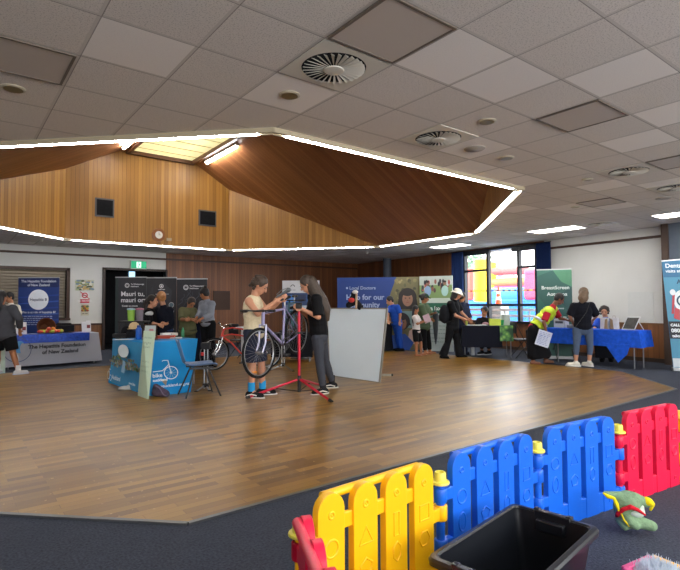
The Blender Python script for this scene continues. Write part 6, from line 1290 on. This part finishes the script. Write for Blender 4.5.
# nurse, child, capped woman
person('person in royal blue scrubs leaning over the small dark table by the community display', 14.45,
    dict(head=(389.8, 300.8), neck=(392.5, 305.3), shL=(390.5, 308, .13), shR=(397.5, 307.3, -.13), elL=(388, 314.5, .0), wrL=(388.3, 320, -.1), elR=(400.3, 314.5, -.16), wrR=(399.8, 321, -.22), hipL=(395.2, 324, .08), hipR=(398.8, 324, -.08), knL=(397.3, 336.5, .08), knR=(399.8, 336.5, -.08), anL=(399, 348, .08), anR=(401.5, 348.3, -.10)),
    (-.85, -.15, -.5), 'fair', (hairm('#1e1a1b'), 'short'), (M('#1f50b8', .75, noise=.05), .85, .022), (M('#1f50b8', .75, noise=.05), 'slim', 1), (BLK, BLK))
person('child in a white tee and black shorts reading a pink leaflet by the display wall', 13.1,
    dict(head=(415.8, 309.3), neck=(416.2, 315), shL=(417.5, 317.3, .08), shR=(414.2, 317.5, -.10), elL=(420.5, 322.5, .06), wrL=(425, 320.3, .0), elR=(417.5, 324, -.13), wrR=(423.5, 322, -.13), hipL=(417.5, 331.5, .06), hipR=(415.2, 331.5, -.06), knL=(420.8, 343, .08), knR=(416.3, 343.5, -.06), anL=(421.3, 353.8, .08), anR=(416.5, 354.2, -.06)),
    (.90, -.1, -.35), 'tan', (hairm('#17161a'), 'short', ((413, 314, -.06), (412.8, 321, -.1), (413.3, 326, -.12)), (.05, .035, .028, .015)), (M('#c9c5c4', .8), .8, .016), (BLK, 'shorts', .42), None, s=.80, bare=True, toes=dict(L=(.9, .0, 0), R=(.8, -.4, 0)), bodyfat=.95)
p = P(427, 318.5, 12.95); mb = MB(); mb.box(p, (.17, .004, .21), (R0*.9+U0*.35).normalized(), F0, (U0*.9-R0*.35).normalized()); tag(mb.build('leaflet', M('#cdb2c0', .6), loc=p, smooth=0), 'pink and white leaflet held by the child', 'leaflet')
person('person in an olive tee, dark green cap and black leggings beside the child', 13.5,
    dict(head=(424.8, 298.2), neck=(424, 304.3), shL=(426, 307, .12), shR=(421.5, 307.3, -.12), elL=(430.5, 314.5, .1), wrL=(433, 313.5, -.02), elR=(425, 316.5, -.16), wrR=(430, 318.5, -.22), hipL=(425.8, 327, .08), hipR=(423, 327, -.08), knL=(428.5, 340, .08), knR=(424, 340, -.06), anL=(430, 352, .1), anR=(425.5, 352.5, -.05)),
    (.93, -.05, -.3), 'tan', (hairm('#2a2422'), 'lowbun'), (M('#4f6148', .8, noise=.06), .9, .028), (BLK, 'slim', .9), None, bare=True, toes=dict(L=(.9, .0, 0), R=(.9, -.2, 0)), bodyfat=1.1,
    extra=lambda t, Q, hp, A, T: (lambda mb: (mb.ball(hp(0, -.01, .06), (.094, .108, .075), A), mb.ball(hp(0, .11, .045), (.06, .06, .012), A), mb.build('cap', M('#1f3a30', .8), t, remesh=.01)))(MB()))
# white hat woman + companion + seated
def exhat(t, Q, hp, A, T):
    mb = MB(); mb.ball(hp(0, -.01, .065), (.100, .112, .085), A); mb.build('hat', M('#e6e4da', .8), t); mb = MB(); mb.lathe([(.0, -.01), (.165, -.03), (.175, -.045), (.11, .02)], hp(0, 0, .05), A, 20); mb.build('hat_brim', M('#e6e4da', .8), t)
person('person in a white bucket hat and loose black clothes at the window table', 12.55,
    dict(head=(457.2, 294.3), neck=(454.5, 301), shL=(457, 304, .15), shR=(450.5, 304.3, -.12), elL=(462, 313, .12), wrL=(468, 318.5, .05), elR=(455.3, 315.5, -.16), wrR=(466, 319.5, -.1), hipL=(454.5, 328.5, .08), hipR=(450.5, 328.5, -.08), knL=(457.5, 343.5, .1), knR=(447.5, 343.5, -.08), anL=(459.8, 355.5, .1), anR=(442.8, 356, -.10)),
    (.93, .1, -.35), 'fair', (hairm('#241f20'), 'mid'), (M('#0b0d12', .8, noise=.06), .8, .03), (M('#0b0d12', .8, noise=.06), 'wide', 1, .02), (BLK, BLK), extra=exhat, bodyfat=1.05, toes=dict(L=(.9, .1, 0), R=(.5, -.6, 0)))
p = P(444.5, 314, 12.5); t = thing('backpack', 'black backpack worn by the person in the white bucket hat', 'backpack', p); mb = MB(); mb.ball(p, (.13, .15, .24), VFr); mb.ball(p-R0*.05-U0*.08, (.10, .12, .12), VFr); mb.build('body', M('#14161c', .7), t, remesh=.014)
mb = MB(); mb.tube([p+U0*.2+R0*.05-F0*.10, p+U0*.24+R0*.14-F0*.13, p+R0*.22-F0*.14+U0*.08, p+R0*.17-U0*.16-F0*.12, p+R0*.05-U0*.2-F0*.08], .015, 6); mb.build('strap', BLACK, t)
person('person in dark navy standing just beyond the person in the white bucket hat', 13.35,
    dict(head=(462.3, 297.2), neck=(462, 303), shL=(466, 306, .05), shR=(459, 306, .0), elL=(468.5, 314, .0), wrL=(471, 319, -.1), elR=(458, 315, 0), wrR=(463, 320, -.15), hipL=(464.2, 328, 0), hipR=(460.5, 328, 0), knL=(464, 341, 0), knR=(461, 341, 0), anL=(464, 353.5, 0), anR=(461, 353.5, 0)),
    (.8, .5, -.3), 'tan', (hairm('#19181c'), 'short'), (NVY, 1.8, .024), (M('#1b2238', .8), 'wide', 1), (BLK, BLK), bodyfat=1.1)
person('seated person with tied dark hair and black printed tee behind the window table', 13.75,
    dict(head=(484.3, 311.3), neck=(483.8, 317.3), shL=(488.8, 320, .03), shR=(479, 320, 0), elL=(490.5, 326, -.1), wrL=(486, 327.3, -.42), elR=(477, 326, -.1), wrR=(480.5, 327.3, -.42), hipL=(487, 334, .05), hipR=(481.5, 334, .05), knL=(488.5, 336.5, -.40), knR=(481.5, 336.5, -.40), anL=(489, 351.5, -.35), anR=(482, 351.5, -.35)),
    (-.75, -.6, -.2), 'tan', (hairm('#1a1718'), 'lowbun'), (BLK, .9), (BLK, 'slim', .9), (BLK, M('#dadada', .6)), seat=True,
    extra=lambda t, Q, hp, A, T: (lambda mb: (mb.ball((Q['shL']+Q['shR'])/2-U0*.10-F0*.125, (.09, .015, .05), VFr), mb.build('shirt_print', M('#b58a92', .7), t)))(MB()))
# hi-vis person
def exv(t, Q, hp, A, T):
    hv = M('#c6e02c', .6, noise=.04); mb = MB(); L = ((Q['shL']+Q['shR'])/2-(Q['hipL']+Q['hipR'])/2); sp = T[2]; hpm = (Q['hipL']+Q['hipR'])/2; Ln = L.length
    for u, rx, ry, rz in ((.14, .195, .165, .08), (.30, .195, .165, .11), (.52, .195, .165, .12), (.76, .195, .165, .12), (.93, .185, .150, .10)): mb.ball(hpm+sp*(Ln*u), (rx, ry, rz), T)
    mb.cap(Q['shL'], Q['shR'], .088, .088)
    vo = mb.build('hi_vis_vest', hv, t, remesh=.012); c_ = hpm+sp*(Ln*.36)
    mb = MB(); n = 36; ring = []
    for r_ in (-.03, .03): ring.append([mb.b.verts.new(c_+sp*r_+T[0]*(.205*math.cos(2*PI*i/n))+T[1]*(.175*math.sin(2*PI*i/n))) for i in range(n)])
    for i in range(n): mb.face([ring[0][i], ring[0][(i+1) % n], ring[1][(i+1) % n], ring[1][i]])
    mb.build('reflective_band', M('#b3bcc0', .3, .4), vo, solid=.006)
person('barefoot person in a hi-vis vest and long black skirt bending to the table', 11.3,
    dict(head=(559.3, 299.3), neck=(553.8, 305.8), shL=(554, 309.2, .17), shR=(548.2, 311.5, -.15), elL=(560, 318.5, .15), wrL=(565.5, 319.5, -.05), elR=(543.8, 322.5, -.22), wrR=(546, 331, -.22), hipL=(535.5, 328, .10), hipR=(532.5, 329.5, -.09), knL=(541, 345, .12), knR=(533, 345, -.08), anL=(546.3, 360.3, .10), anR=(533, 361, -.12)),
    (.78, -.15, -.60), 'brown', (hairm('#1c191a'), 'short'), (M('#b32234', .75), .85, .016), (M('#0b0c11', .85, noise=.05), 'skirt', 1.0), None, extra=exv, bare=True, toes=dict(L=(.95, -.1, 0), R=(.9, -.3, 0)), bodyfat=1.05)
p = P(543.6, 338.6, 11.0); mb = MB(); X_ = (R0*.90-U0*.30).normalized(); mb.box(p, (.30, .012, .34), X_, F0, X_.cross(F0).normalized()); t = thing('paper_sheets', 'sheaf of printed white papers held low by the person in the hi-vis vest', 'papers', p); mb.build('sheet', M('#c3cbe0', .6, noise=.02), t, smooth=0)
Y_ = (U0*.95+R0*.30).normalized(); pr = Print(Fr(p-X_*.15-Y_*.17-F0*.007, X_, Y_)); 
for k in range(8): smallprint(pr, .03, .26, .04+.035*k, '#7f8cb8' if k != 5 else '#3f5fae', .012)
pr.build(t)
# person in black tee seen from behind
person('person in black tee and grey-blue leggings, back turned, at the long blue table', 10.8,
    dict(head=(583.2, 293.8), neck=(582.5, 302), shL=(574, 306.5, 0), shR=(591, 306, .0), elL=(569.8, 316, .02), wrL=(573, 323, .22), elR=(596.5, 315.5, .02), wrR=(592.5, 320.5, .22), hipL=(577.3, 330, 0), hipR=(588.3, 330, 0), knL=(576.5, 346, 0), knR=(590.2, 346, 0), anL=(575.8, 361.3, 0), anR=(589.3, 361.6, 0)),
    (.1, .97, -.2), 'fair', (hairm('#6a5642'), 'mid', ((582, 298, -.11), (582, 301, -.12)), (.085, .08, .05)), (M('#0f121c', .85, noise=.05), .98, .026, .1), (M('#4f5f78', .85, noise=.08), 'slim', .80, .006), (M('#d8d4c8', .6), M('#e6e3da', .6)), toes=dict(L=(-.8, .45, 0), R=(-.35, .8, 0)), bodyfat=1.06,
    extra=lambda t, Q, hp, A, T: (lambda mb: (mb.tube([Q['shR']-R0*.06+U0*.07-F0*.07, (Q['shL']+Q['shR'])/2-U0*.12-F0*.17, Q['hipL']+U0*.06-R0*.10-F0*.12], .008, 6), mb.build('bag_strap', BLACK, t)))(MB()))
person('seated person in a royal blue tee behind the white gift bags on the long table', 12.05,
    dict(head=(604.3, 311.3), neck=(605.5, 318), shL=(612.5, 321.5, .0), shR=(598, 321.5, 0), elL=(615.5, 329, -.12), wrL=(609, 330, -.30), elR=(594.5, 328.5, -.12), wrR=(596, 329.5, -.32), hipL=(610, 338, .05), hipR=(602, 338, .05), knL=(611, 340, -.40), knR=(602, 340, -.40), anL=(611, 361, -.30), anR=(602, 361, -.30)),
    (-.45, -.80, -.35), 'fair', (hairm('#2a2320'), 'shaggy'), (M('#2347a8', .8, noise=.05), .9, .022), (BLK, 'slim', 1), (BLK, BLK), seat=True)
